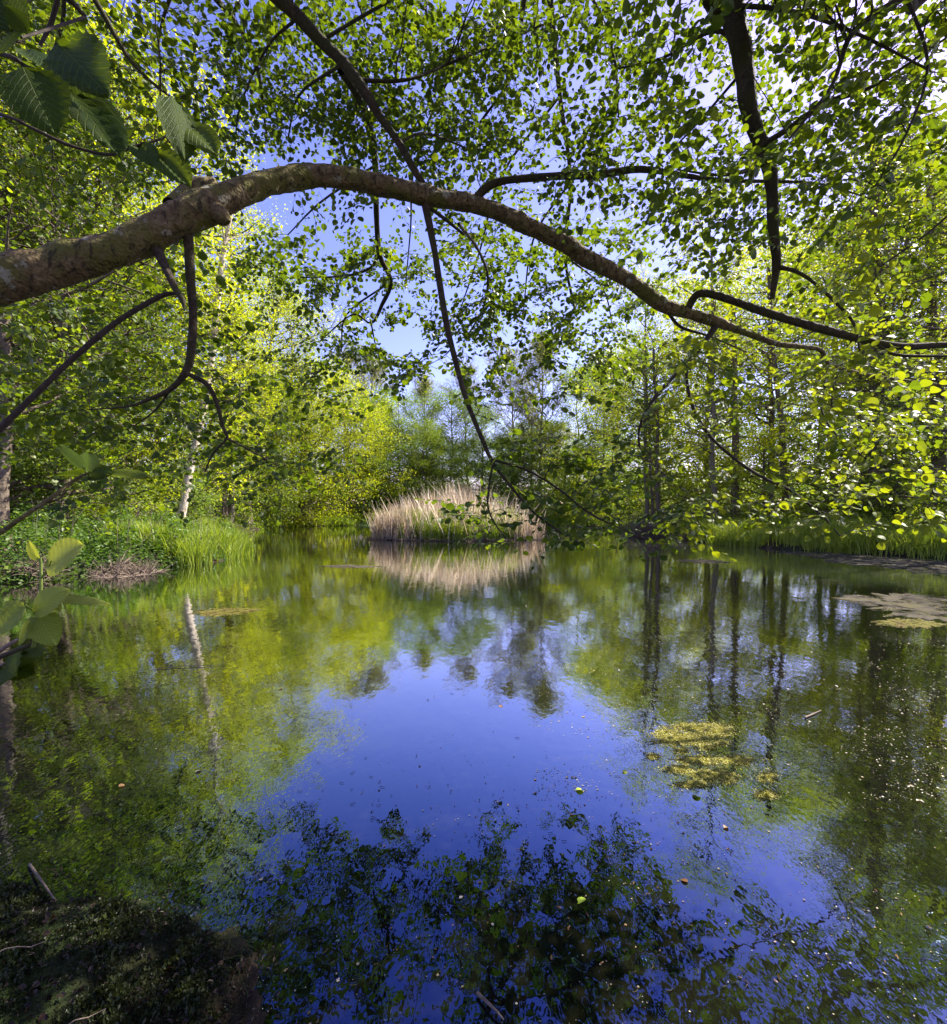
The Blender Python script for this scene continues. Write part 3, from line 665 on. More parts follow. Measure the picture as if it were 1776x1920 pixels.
x, y, r = isl(12000, .98)
m = (y < ISL[1] + .3) & (x > -4.2) & (x < 2.6) & (wob(x, y, 1.1, 5) > -.35)
blades(x[m], y[m], height(x[m], y[m]), (.9 + .9 * rng.random(m.sum())) * np.where(y[m] < ISL[1] - 1.2, .7, 1.15), np.full(m.sum(), .016), "green_reeds", M['grass'], "fresh green reeds along the front of the island", "reeds", lean=.4, tl=.1)
x, y, r = isl(26000, .97); m = (y < ISL[1] - .2) & (x > -3.5) & (x < 1.8)
L = Leaves(); k = m.sum(); t = rng.random(k)
L.add(np.stack([x[m], y[m], .1 + t * (1.0 + .5 * wob(x[m], y[m], 1.2))], 1), rand_dirs(k), unit(rng.normal(size=(k, 3)) + np.array([0, 0, .6])), .07 * (.6 + .8 * rng.random(k)), rng.random(k))
tag(link("island_herbs", L.mesh("island_herbs", M['green'], T_FAR)), "leafy green herbs low on the front of the island", "undergrowth", kind="stuff")
x, y, r = isl(700, .95)
prof = np.interp((x - ISL[0]) / ISL[2], [-1, -.7, -.3, .1, .45, .8, 1], [1.7, 2.1, 2.7, 3.1, 2.5, 1.8, 1.4])
blades(x, y, height(x, y), prof * rng.uniform(.8, 1.22, len(x)) * (1 + .25 * wob(x, y, 3)), np.full(len(x), .022), "tall_reeds", M['reed'], "taller pale reed stalks sticking up and leaning over the island", "reeds", lean=.55, tl=.2, power=1.1)
# fallen dry stalks at the foot of the reeds
tb = Tubes()
for k in range(500):
    a = rng.uniform(np.pi, 2 * np.pi); x0 = ISL[0] + math.cos(a) * ISL[2] * rng.uniform(.92, 1.03); y0 = ISL[1] + math.sin(a) * ISL[3] * rng.uniform(.92, 1.03)
    b = rng.uniform(0, 6.3); l_ = rng.uniform(.2, .8); q = np.array([[x0, y0, .02], [x0 + math.cos(b) * l_, y0 + math.sin(b) * l_, rng.uniform(.01, .22)]])
    tb.add(q, [.008, .005], 3)
tag(link("fallen_stalks", tb.mesh("fallen_stalks", M['dry'])), "broken brown stalks lying at the island edge", "reeds", kind="stuff")

# dead brush heaps: tangles of thin sticks
def brush(cx, cy_, rx, ry, h, n, label):
    tb = Tubes(); z0 = max(hz(cx, cy_), 0)
    for k in range(n):
        a = rng.uniform(0, 6.3); rr = math.sqrt(rng.random()); p0 = np.array([cx + math.cos(a) * rr * rx, cy_ + math.sin(a) * rr * ry, z0 - .05 + h * rng.random() * (1 - rr) * .7])
        d = unit(np.array([rng.normal(), rng.normal(), .5 + .6 * rng.normal()])); ln = rng.uniform(.3, .9) * h
        q = p0 + d * np.linspace(0, 1, 5)[:, None] * ln + np.cumsum(rng.normal(size=(5, 3)) * .05 * h, 0); q[:, 2] = np.maximum(q[:, 2], 0.0)
        tb.add(q, np.array([.009, .008, .006, .004, .003]) * (1 + h * .4), 3)
    tag(link("brush_heap", tb.mesh("brush_heap", M['dry'])), label, "brush")
brush(-9.1, 12.5, .8, .6, .6, 420, "tangle of dry brown twigs at the waterline of the left bank")
brush(-10.4, 11.4, .5, .4, .6, 200, "small heap of dead stems at the far left waterline")
brush(12.6, 32, 2.4, 1.3, 1.9, 900, "heap of dead brush at the near end of the right bank")
brush(12.3, 27.3, .9, .8, 1.0, 300, "low brown brush beside the right grass clumps")

# ================================================================== overhead alders
class Branchy:
    def __init__(s, root): s.root = root; s.parts = []
    def part(s, traces, sides=8, rough=.04, name="branch", mat='bark', leaf=.062, T=T_NEAR, step=5, gnarl=.6):
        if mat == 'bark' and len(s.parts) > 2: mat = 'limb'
        tb = Tubes(); pcs = []; rcs = []
        for tr in traces:
            pc, rc = limb(tb, tr, sides, rough, step=step, gnarl=gnarl, wscale=.78 if mat in ('limb', 'twig') and name == 'branch' else 1.0); pcs.append(pc); rcs.append(rc)
        d = dict(tb=tb, pts=np.concatenate(pcs), rad=np.concatenate(rcs), tw=Tubes(), L=Leaves(), name=name, mat=mat, T=T, leaf=leaf)
        s.parts.append(d); return d
    def finish(s):
        for d in s.parts:
            o = link(d['name'], d['tb'].mesh(d['name'], M[d['mat']]), s.root)
            if d['tw'].n: link("twigs", d['tw'].mesh("twigs", M['twig']), o)
            if d['L'].count(): link("foliage", d['L'].mesh("foliage", M['alder'], d['T'], curl=.12), o)

def spray(d, base, rb, target, dens=1.0, leaf=.06, droop=.12, tl=0.0):
    """a leafy twig from a point of the branch out to a target"""
    v = target - base; ln = np.linalg.norm(v)
    side = unit(rng.normal(size=3)) * ln * .16
    c1 = base + v * .35 + side + np.array([0, 0, .10 * ln]); c2 = base + v * .72 - side * .5 + np.array([0, 0, .06 * ln])
    n = max(6, int(ln / .09)); t = np.linspace(0, 1, n)[:, None]
    pts = (1 - t) ** 3 * base + 3 * (1 - t) ** 2 * t * c1 + 3 * (1 - t) * t ** 2 * c2 + t ** 3 * target
    pts[1:-1] += rng.normal(size=(n - 2, 3)) * .008
    r0 = min(rb * .6, .0035 + .0045 * ln)
    d['tw'].add(pts, r0 + (.0013 - r0) * t[:, 0] ** .8, 4)
    up = unit(np.array([rng.normal() * .35, rng.normal() * .35, 1.0]))
    start = max(0.0, 1 - (.6 / ln)) if ln > .6 else .1
    L = d['L']; lp = []; ld = []
    m = int((1 - start) * ln / .055 * dens) + 2
    cl = rng.random()
    for k in range(m):
        s = start + (1 - start) * (k + .5 * rng.random()) / m
        f = s * (n - 1); i = min(int(f), n - 2); p0 = pts[i] * (1 - f + i) + pts[i + 1] * (f - i); tg = unit(pts[i + 1] - pts[i])
        sd = unit(np.cross(tg, up)) * (1 if k % 2 else -1)
        dr = unit(tg * .75 + sd * 1.0 + rng.normal(size=3) * .22 + np.array([0, 0, -.05]))
        l2 = (.10 + .22 * rng.random()) * (1.15 - .55 * (k / m))
        if rng.random() < .72:
            q = p0 + dr * np.linspace(0, 1, 4)[:, None] * l2 + np.array([0, 0, -1]) * (np.linspace(0, 1, 4) ** 2)[:, None] * l2 * .15 + rng.normal(size=(4, 3)) * .004
            d['tw'].add(q, [.002, .0016, .0012, .0009], 3)
            nl = max(2, int(l2 / .036))
            for j in range(nl):
                u_ = (j + .7) / nl; a = p0 + (q[-1] - p0) * u_
                sg = 1 if j % 2 else -1; s2 = unit(np.cross(dr, up)) * sg
                dl = unit(dr * (.6 if j < nl - 1 else 1.4) + s2 * (.9 if j < nl - 1 else .1) + rng.normal(size=3) * .3 + np.array([0, 0, -.25]))
                lp.append(a + dl * .014); ld.append(dl)
        else:
            dl = unit(dr + rng.normal(size=3) * .3 + np.array([0, 0, -.2])); lp.append(p0 + dl * .018); ld.append(dl)
    lp = np.array(lp); ld = np.array(ld); N = len(lp)
    nn = unit(rng.normal(size=(N, 3)) * .42 + up)
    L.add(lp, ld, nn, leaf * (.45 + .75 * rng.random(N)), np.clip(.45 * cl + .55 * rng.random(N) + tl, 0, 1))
    return pts, r0 + (.0013 - r0) * t[:, 0] ** .8

# --- the alder whose long limb arches over the water from the left
A = empty("overhanging_alder", (-4.3, 1.6, hz(-4.3, 1.6))); tag(A, "old alder on the left whose thick bare limb arches across over the pond", "tree")
A.location = (0, 0, 0)
al = Branchy(A)
tr_ = al.part([[(-888, 1180, 2.0, 260), (-900, 900, 2.0, 210), (-880, 650, 2.05, 190), (-900, 350, 2.1, 170), (-930, 0, 2.2, 150), (-900, -500, 2.3, 120), (-860, -1100, 2.4, 80)]], 14, .05, name="trunk")
main = al.part([[(-880, 900, 2.05, 120), (-560, 740, 2.15, 108), (-280, 610, 2.25, 94), (-100, 552, 2.3, 84), (0, 524, 2.35, 78), (110, 497, 2.45, 70), (200, 472, 2.5, 62), (270, 446, 2.58, 60), (340, 412, 2.65, 62), (395, 385, 2.72, 60), (450, 360, 2.8, 46), (510, 341, 2.95, 42),
    (570, 330, 3.1, 39), (640, 333, 3.2, 38), (720, 348, 3.35, 37), (800, 367, 3.5, 34), (870, 378, 3.6, 31), (930, 395, 3.7, 32), (1000, 428, 3.8, 31), (1060, 456, 3.9, 30), (1100, 484, 4.0, 29),
    (1180, 527, 4.1, 27), (1240, 570, 4.2, 25), (1290, 587, 4.25, 22), (1350, 606, 4.3, 18), (1400, 624, 4.35, 13), (1460, 645, 4.4, 10), (1535, 655, 4.45, 8), (1556, 682, 4.45, 7), (1640, 705, 4.5, 6), (1790, 725, 4.6, 5)]], 28, .02, step=12, gnarl=1.0)
stub = al.part([[(340, 400, 2.75, 60), (362, 372, 2.8, 62), (385, 362, 2.83, 58), (402, 364, 2.85, 50), (404, 366, 2.86, 4)],
                [(396, 384, 2.72, 44), (412, 404, 2.69, 34), (424, 412, 2.68, 20), (430, 415, 2.675, 4)]], 14, .12)
bB = al.part([[(352, 425, 2.68, 30), (354, 460, 2.68, 24), (358, 530, 2.7, 21), (362, 590, 2.72, 20), (360, 640, 2.74, 19), (352, 690, 2.76, 17), (322, 728, 2.8, 13), (276, 750, 2.85, 9), (240, 762, 2.9, 5), (168, 768, 3.0, 3)],
              [(350, 700, 2.76, 11), (385, 718, 2.8, 12), (404, 748, 2.85, 10), (418, 800, 2.9, 8), (425, 822, 2.92, 6), (400, 850, 2.95, 5), (384, 885, 3.0, 3)],
              [(425, 822, 2.92, 5), (480, 850, 3.1, 4), (540, 885, 3.3, 3)],
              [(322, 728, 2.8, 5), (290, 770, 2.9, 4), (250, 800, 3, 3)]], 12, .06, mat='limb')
bC = al.part([[(296, 470, 2.58, 24), (312, 505, 2.55, 17), (328, 540, 2.53, 16), (342, 562, 2.52, 15), (346, 582, 2.5, 3)]], 10, .1)
bD = al.part([[(330, 550, 2.6, 9), (300, 556, 2.6, 12), (220, 603, 2.55, 12), (130, 678, 2.5, 12), (50, 755, 2.45, 13), (-60, 850, 2.4, 14), (-300, 960, 2.3, 18), (-860, 1000, 2.1, 24)]], 10, .05, mat='twig')
bE = al.part([[(890, 378, 3.62, 22), (910, 354, 3.6, 20), (950, 338, 3.6, 17), (1050, 330, 3.65, 16), (1120, 328, 3.7, 17), (1200, 317, 3.75, 16), (1270, 327, 3.8, 13), (1350, 338, 3.9, 10), (1445, 340, 4.0, 8), (1540, 345, 4.1, 5), (1640, 375, 4.2, 3)]], 10, .05)
bF = al.part([[(640, 130, 3.5, 22), (672, 180, 3.9, 22), (690, 230, 4.6, 20), (704, 310, 5.4, 15), (706, 400, 6.2, 13), (712, 478, 7.0, 13), (733, 528, 7.3, 12), (716, 572, 7.6, 9), (696, 606, 7.8, 6), (660, 590, 8.0, 4), (600, 640, 8.4, 3)],
              [(712, 478, 7.0, 6), (690, 505, 7.2, 6), (640, 518, 7.4, 5), (560, 520, 7.8, 3)],
              [(733, 528, 7.3, 5), (650, 590, 7.8, 4), (640, 660, 8.0, 3)], [(696, 606, 7.8, 4), (705, 650, 8, 3), (720, 700, 8.2, 2)],
              [(704, 310, 5.4, 7), (600, 380, 6.2, 5), (540, 440, 7.0, 3)]], 8, .06)
bL = al.part([[(1345, 608, 4.3, 17), (1322, 640, 4.25, 13), (1290, 678, 4.2, 11), (1245, 725, 4.1, 9), (1212, 770, 4.05, 7), (1198, 812, 4.0, 6), (1205, 850, 4.0, 5), (1240, 885, 3.9, 4), (1290, 925, 3.8, 3)],
              [(1290, 678, 4.2, 8), (1288, 715, 4.2, 8), (1300, 765, 4.15, 8), (1330, 815, 4.1, 7), (1375, 858, 4.0, 7), (1430, 895, 3.9, 7), (1480, 918, 3.85, 6), (1540, 965, 3.75, 5), (1575, 1005, 3.7, 3)],
              [(1245, 572, 4.2, 10), (1275, 612, 4.4, 8), (1330, 630, 4.5, 5), (1400, 660, 4.6, 3)]], 8, .05, mat='twig')
bJ = al.part([[(1288, 586, 4.25, 18), (1300, 560, 4.2, 18), (1315, 550, 4.15, 17), (1350, 556, 4.1, 18), (1450, 590, 4.0, 20), (1560, 622, 3.9, 20), (1640, 642, 3.8, 18), (1700, 650, 3.75, 16), (1800, 648, 3.7, 15), (1950, 680, 3.5, 9)],
              [(1640, 642, 3.8, 8), (1680, 665, 3.7, 8), (1776, 668, 3.6, 6)],
              [(1556, 682, 4.45, 8), (1548, 720, 4.3, 7), (1540, 760, 4.2, 6), (1560, 805, 4.0, 5), (1610, 850, 3.8, 4), (1660, 880, 3.7, 3)],
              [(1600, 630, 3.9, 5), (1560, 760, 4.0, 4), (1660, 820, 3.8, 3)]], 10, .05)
bM = al.part([[(795, 372, 3.5, 19), (803, 410, 3.5, 18), (815, 470, 3.5, 16), (826, 540, 3.5, 15), (838, 610, 3.5, 15), (855, 680, 3.5, 14), (875, 750, 3.5, 12), (905, 825, 3.5, 11), (925, 868, 3.5, 9), (960, 915, 3.5, 7), (1000, 960, 3.5, 6), (1060, 1005, 3.5, 3)],
              [(922, 862, 3.5, 7), (985, 880, 3.45, 6), (1045, 915, 3.4, 5), (1110, 965, 3.35, 5), (1175, 995, 3.3, 3), (1220, 1015, 3.3, 2)],
              [(925, 868, 3.5, 6), (918, 905, 3.5, 5), (915, 950, 3.5, 5), (930, 985, 3.5, 4), (955, 1015, 3.5, 2)],
              [(860, 420, 3.8, 8), (895, 465, 5.0, 7), (915, 520, 6.4, 6), (905, 580, 7.6, 5), (870, 640, 8.6, 3)],
              [(800, 385, 3.5, 9), (840, 415, 3.6, 8), (870, 440, 3.7, 6)]], 8, .05, mat='limb')
bT = al.part([[(-888, 200, 2.15, 40), (-500, 120, 1.9, 30), (-200, 30, 1.7, 22), (60, -60, 1.8, 17), (150, -40, 1.9, 14), (250, 120, 2.6, 9), (330, 190, 3.2, 5)],
              [(-880, -200, 2.15, 60), (-560, -260, 2.4, 50), (-200, -200, 3.0, 40), (100, -150, 3.6, 30), (340, -60, 4.2, 20), (470, 90, 4.8, 9), (500, 250, 5.2, 5)],
              [(100, -150, 3.6, 20), (120, 20, 3.8, 9), (92, 140, 3.9, 5), (100, 300, 4.1, 3)],
              [(340, -60, 4.2, 14), (300, 60, 4.3, 5), (300, 180, 4.3, 4), (280, 320, 4.3, 3)],
              [(340, -60, 4.2, 14), (560, -80, 5.0, 12), (700, -20, 5.8, 9)]], 8, .04, mat='limb')

# --- the alder behind the camera whose limbs come forward over it
B = empty("second_alder"); tag(B, "alder standing at the near bank, its limbs descending from the top of the view", "tree")
be = Branchy(B)
tb = Tubes(); base = np.array([.9, -3.2, hz(.9, -3.2) - .2])
tpts = np.array([base, base + [.05, .1, 2], base + [-.1, .2, 4], base + [0, .3, 6], base + [.1, .4, 9], base + [0, .3, 12]])
tpc = catmull(tpts, 5); tb.add(tpc, np.interp(np.linspace(0, 1, len(tpc)), [0, .08, .5, 1], [.34, .24, .18, .05]), 14, .05)
be.parts.append(dict(tb=tb, pts=tpc, rad=np.full(len(tpc), .1), tw=Tubes(), L=Leaves(), name="trunk", mat='bark', T=T_NEAR, leaf=.06))
def inv(p):  # world point -> (px,py,d); only for points ahead of the camera
    return (CX + p[0] / p[1] * F, CY - (p[2] - CAMZ) / p[1] * F, p[1])
def limb3(back, trace, name="branch", extra=(), mat='limb', sides=10):
    """a limb that starts at 3-D points behind the camera and runs into the traced ones"""
    tb = Tubes()
    pts = [np.array(p[:3], float) for p in back] + [P(a, b, c) for a, b, c, _ in trace]
    rad = [p[3] for p in back] + [w_ / F * c / 2 for _, _, c, w_ in trace]
    pc = catmull(pts, 5); rc = np.interp(np.linspace(0, len(pts) - 1, len(pc)), np.arange(len(pts)), rad)
    tb.add(pc, rc, sides, .045, .9); P_ = [pc]; R_ = [rc]
    for tr in extra:
        a, b = limb(tb, tr, 7, .05, wscale=.75, gnarl=.6); P_.append(a); R_.append(b)
    d = dict(tb=tb, pts=np.concatenate(P_), rad=np.concatenate(R_), tw=Tubes(), L=Leaves(), name=name, mat=mat, T=T_NEAR, leaf=.06)
    be.parts.append(d); return d
bF2 = limb3([(.8, -3.1, 5.0, .14), (-.4, -1.8, 6.4, .12), (-1.8, -.2, 7.3, .10), (-2.6, 1.6, 7.0, .09)],
      [(330, -230, 3.0, 32), (430, -105, 3.1, 29), (505, -20, 3.2, 26), (560, 32, 3.25, 24), (600, 75, 3.3, 22), (645, 118, 3.35, 21), (688, 178, 3.4, 19), (715, 222, 3.45, 16), (748, 268, 3.5, 14), (775, 315, 3.55, 14), (800, 355, 3.6, 12)],
      extra=[[(668, 150, 3.38, 10), (760, 150, 3.5, 8), (840, 120, 3.7, 7), (960, 70, 4.0, 6), (1060, 30, 4.2, 4)], [(600, 78, 3.3, 9), (680, 30, 3.4, 8), (770, -20, 3.5, 6)],
             [(560, 32, 3.25, 8), (500, 90, 3.6, 6), (450, 200, 4.2, 4), (440, 280, 4.6, 3)], [(748, 268, 3.5, 8), (800, 250, 3.8, 6), (880, 280, 4.3, 4)], [(645, 118, 3.35, 9), (560, 180, 4.1, 6), (540, 260, 4.8, 4)]])
bI = limb3([(1.0, -3.0, 5.6, .15), (1.3, -1.2, 7.0, .13), (1.6, .6, 7.0, .12), (1.75, 2.2, 6.2, .11)],
      [(1362, -40, 3.35, 48), (1372, 10, 3.4, 42), (1385, 70, 3.4, 36), (1396, 130, 3.45, 34), (1402, 190, 3.45, 31), (1418, 250, 3.5, 27), (1440, 300, 3.55, 28), (1448, 360, 3.6, 20), (1450, 430, 3.6, 19), (1456, 490, 3.65, 15), (1448, 560, 3.7, 8)],
      extra=[[(1440, 300, 3.55, 16), (1405, 318, 3.6, 12), (1350, 328, 3.7, 7), (1270, 318, 3.9, 4)],
             [(1425, 275, 3.5, 14), (1480, 240, 3.4, 14), (1520, 212, 3.35, 15), (1560, 188, 3.3, 14), (1640, 160, 3.2, 9), (1776, 70, 3.0, 6)],
             [(1455, 500, 3.65, 12), (1490, 508, 3.6, 10), (1520, 525, 3.55, 9), (1560, 560, 3.5, 8), (1600, 605, 3.5, 7), (1612, 655, 3.5, 4)],
             [(1385, 70, 3.4, 12), (1330, 60, 3.5, 10), (1240, 110, 3.7, 7), (1150, 130, 3.9, 4)], [(1396, 130, 3.45, 8), (1300, 240, 3.9, 5), (1240, 300, 4.1, 4)],
             [(1345, 0, 3.4, 55), (1330, -2, 3.38, 40), (1320, 0, 3.36, 8)],
             [(1372, 10, 3.4, 12), (1480, 20, 3.1, 10), (1600, 60, 2.8, 8), (1740, 130, 2.6, 5)]])
bR = limb3([(1.1, -2.9, 4.6, .10), (2.2, -1.2, 5.4, .08), (2.9, .6, 5.4, .06)], [(1790, -80, 2.7, 26), (1700, -10, 2.7, 16), (1600, 60, 2.7, 10), (1560, 160, 2.7, 6), (1480, 260, 2.7, 4)],
      extra=[[(1700, -10, 2.7, 8), (1740, 120, 2.6, 7), (1700, 250, 2.6, 6), (1640, 350, 2.7, 4)], [(1790, -80, 2.7, 10), (1900, 100, 2.7, 9), (1860, 300, 2.8, 7), (1760, 420, 2.9, 5), (1650, 500, 3.0, 4)]], mat='twig')
bU = limb3([(.7, -3.1, 5.4, .12), (.5, -1.2, 7.0, .10), (.4, .8, 7.4, .08), (.4, 2.4, 7.0, .07)], [(980, -260, 4.0, 24), (1000, -120, 4.3, 18), (980, 20, 4.6, 10), (960, 140, 4.8, 7), (900, 230, 5.0, 4)],
      extra=[[(1000, -120, 4.3, 12), (1100, -20, 4.2, 9), (1150, 100, 4.2, 7), (1160, 220, 4.3, 4)], [(980, -260, 4.0, 14), (820, -100, 4.6, 9), (800, 60, 5.0, 6), (830, 180, 5.2, 4)], [(1000, -120, 4.3, 10), (1250, -60, 3.8, 8), (1260, 100, 3.6, 5), (1230, 200, 3.6, 3)]], mat='twig')

bH = limb3([(.7, -3.1, 6.4, .12), (.5, -1.0, 8.4, .10), (.5, 1.5, 9.0, .09), (.7, 3.6, 9.2, .08)], [(1010, -260, 5.6, 20), (1030, -20, 6.6, 14), (1050, 180, 7.4, 9), (1070, 340, 8.2, 7), (1060, 480, 8.8, 6), (1080, 590, 9.2, 4)],
      extra=[[(1050, 180, 7.4, 7), (940, 330, 8.4, 6), (900, 470, 9.0, 5), (860, 590, 9.6, 3)], [(1070, 340, 8.2, 6), (1000, 450, 9, 5), (980, 600, 9.8, 3)], [(1060, 480, 8.8, 5), (1130, 540, 9.2, 4), (1150, 620, 9.5, 3)],
             [(1030, -20, 6.6, 9), (860, 120, 7.6, 7), (780, 300, 8.4, 6), (770, 430, 9, 4), (760, 540, 9.4, 3)]], mat='twig')
# gaps cut in the added crown below where the photograph shows sun coming through: on the shoot and on the limb
SUNLIT = [(-.86, .95, 1.45, .55), (-1.4, 2.7, 3.2, .35), (-.9, 3.1, 3.6, .35), (-2.2, 2.4, 2.9, .3)]
# leafy limbs added unseen right of the frame to shade the near water
for (x0, y0, z0, x1, y1, z1) in [(.9, -3, 4.0, 4.6, 1.6, 5.6), (1, -3, 5.0, 6.6, .4, 7.4), (1, -3, 6.0, 5.4, 3.4, 8.6), (1, -2.8, 7.0, 3.6, .6, 9.4), (1, -3, 5.5, 7.6, 2.6, 8.2), (.8, -3, 6.5, 0, 1.5, 9.8), (1, -3, 4.6, 3.4, -.6, 6.2), (1, -3, 7.5, 6.8, 4.4, 10.6), (1,-3,8.5,4.4,2.2,11), (1,-3,4.5,3.2,1.2,5.4), (1,-3,5,4.4,2.6,6.6), (1,-3,4,2.6,.2,5)]:
    tb = Tubes(); a, b = np.array([x0, y0, z0]), np.array([x1, y1, z1]); ctl = np.array([a, a * .65 + b * .35 + [.1, .1, .5], a * .3 + b * .7 + [0, 0, .5], b]); pc = catmull(ctl, 6)
    tb.add(pc, np.linspace(.07, .012, len(pc)), 7, .05); L = Leaves(); tw = Tubes(); ends = []
    for k in range(80):
        p0 = pc[int(len(pc) * (.3 + .7 * rng.random()) - 1)]; q = p0 + rand_dirs(1)[0] * np.array([1, 1, .55]) * np.linspace(0, 1, 4)[:, None] * rng.uniform(.5, 1.7)
        if q[-1][1] > .2 and abs(q[-1][0]) / q[-1][1] < 1.12 and (q[-1][2] - 1.6) / q[-1][1] < 1.2: continue
        e_ = q[-1]; tline = e_[2]; lx, ly = 1.75 + KX * tline, 3.35 + KY * tline
        if e_[1] - KY * tline > 2.3: continue
        if math.hypot(e_[0] - lx, e_[1] - ly) < .75: continue
        if any(math.hypot(e_[0] - hx - KX * (e_[2] - hz_), e_[1] - hy - KY * (e_[2] - hz_)) < hr for hx, hy, hz_, hr in SUNLIT): continue
        tw.add(q, [.012, .008, .005, .003], 3); ends += [q[-1], q[2]]
    leaf_cloud(L, np.array(ends), 40, .46, .066, .5)
    d = dict(tb=tb, pts=pc, rad=np.full(len(pc), .02), tw=tw, L=L, name="branch", mat='bark', T=T_MID, leaf=.06); be.parts.append(d)

# --- foliage: (parts, px, py, rx, ry, n, dmin, dmax)
UP = [bF2, bI, bR, bU, bT]
LOW = [main, bB, bE, bL, bJ, bM, bF]
def cover(parts, cx, cy_, rx, ry, n, d0, d1, dens=.95, leaf=.053, maxl=1.7, tl=0.0):
    n = int(n * (.92 if parts is UP else .62))
    for _ in range(n):
        a = rng.uniform(0, 6.283); r_ = math.sqrt(rng.random()); px = cx + rx * r_ * math.cos(a); py = cy_ + ry * r_ * math.sin(a)
        best = None
        for tr in range(3):
            T_ = P(px, py, rng.uniform(d0, d1))
            for pt in parts:
                dd = np.linalg.norm(pt['pts'] - T_, axis=1); i = int(dd.argmin())
                if best is None or dd[i] < best[0]: best = (dd[i], pt, i, T_)
            if best[0] < maxl: break
        if best[0] > maxl * 2.0: continue
        _, pt, i, T_ = best
        spray(pt, pt['pts'][i], pt['rad'][i], T_, dens, leaf, tl=tl)
GRID = """3458998887765777
2457998877765677
2346887876566778
2235787874456788
2344477764456888
2333114544357876
1111112334578753
0112333455567742
1112464455556643
2222253367645654
3332144366765665
4433354255555566
4444541123133456
4445530022112356
3333420035322255
1111100147532343
0000000026762133""".split()
ALL = [p_ for p_ in al.parts + be.parts if p_['name'] == 'branch']
NP_ = np.concatenate([p_['pts'] for p_ in ALL]); NR_ = np.concatenate([p_['rad'] for p_ in ALL]); NI_ = np.concatenate([np.full(len(p_['pts']), i) for i, p_ in enumerate(ALL)])
ok_ = NP_[:, 1] > .8; NP_, NR_, NI_ = NP_[ok_], NR_[ok_], NI_[ok_]
def drange(r_, c_):
    if 7 <= r_ <= 11 and 4 <= c_ <= 10: return (6.4, 9.2, .078)
    if r_ >= 12 and 8 <= c_ <= 12: return (3.2, 3.9, .058)
    if c_ <= 3: return (3.0, 4.6, .055) if r_ < 6 else ((2.5, 4.4, .056) if r_ < 8 else (3.0, 6.5, .06))
    if c_ <= 7: return (3.8, 5.6, .052) if r_ < 7 else (3.2, 5.0, .055)
    if c_ <= 10: return (3.2, 5.4, .053)
    return (2.5, 4.3, .054)
targets = []
for r_, row in enumerate(GRID):
    for c_, ch in enumerate(row):
        d0, d1, lf = drange(r_, c_); dm = (d0 + d1) / 2
        k = int(ch) * .62 * (dm / 4) ** 2 * (.053 / lf) ** 2 * (2.5 if r_ < 6 else 2.2) * ((1.5 if r_ >= 12 else .95) if c_ <= 4 and r_ >= 7 else (.85 if c_ <= 4 else 1.06)); k = int(k) + (rng.random() < k % 1)
        for q_ in range(k):
            targets.append((111 * (c_ + rng.random()) + rng.normal() * 14, 60 * (r_ + rng.random()) + rng.normal() * 10, d0 + (d1 - d0) * (q_ + rng.random()) / k, lf, r_, c_))
LX = np.array([900, 1000, 1100, 1240, 1350, 1460, 1535]); LY = np.array([385, 428, 484, 570, 606, 645, 655]); JX = np.array([1300, 1450, 1560, 1660, 1800]); JY = np.array([550, 590, 622, 642, 648])
for i_, t in enumerate(targets):   # keep most of the limb itself free of leaves on the near side
    if (LX[0] < t[0] < LX[-1] and -70 < t[1] - np.interp(t[0], LX, LY) < 40) or (t[0] > JX[0] and -60 < t[1] - np.interp(t[0], JX, JY) < 40):
        if t[2] < 4.6: targets[i_] = (t[0], t[1], 4.6 + 1.2 * rng.random(), *t[3:])
for i_, t in enumerate(targets):
    if t[1] < 540 and abs(t[0] - np.interp(t[1], [0, 130, 250, 360, 540], [1370, 1396, 1418, 1448, 1452])) < 75 and t[2] < 4.0: targets[i_] = (t[0], t[1], 4.0 + 1.2 * rng.random(), *t[3:])
TP = np.array([P(t[0], t[1], t[2]) for t in targets])
dist = np.array([np.linalg.norm(NP_ - p_, axis=1).min() for p_ in TP])
for ti in np.argsort(dist):
    t = targets[ti]; T_ = TP[ti]; dd = np.linalg.norm(NP_ - T_, axis=1); i = int(dd.argmin())
    if dd[i] < .12: T_ = T_ + rng.normal(size=3) * .15; dd = np.linalg.norm(NP_ - T_, axis=1)
    j = int((dd + .25 * (NR_ < .0022)).argmin()); pt = ALL[NI_[j]]
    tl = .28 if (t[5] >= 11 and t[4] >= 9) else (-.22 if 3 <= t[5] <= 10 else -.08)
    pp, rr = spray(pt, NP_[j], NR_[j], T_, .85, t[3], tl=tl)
    NP_ = np.vstack([NP_, pp[1:]]); NR_ = np.append(NR_, rr[1:]); NI_ = np.append(NI_, np.full(len(pp) - 1, NI_[j]))
print("sprays", len(targets))
# fully overhead and beside the frame, seen in the water
cover(UP, 900, -260, 900, 220, 110, 2.6, 4.6)
cover(UP, 300, -200, 500, 160, 60, 2.6, 4.6)
cover(UP, 1500, -200, 400, 160, 60, 2.2, 3.8)
al.finish(); be.finish()

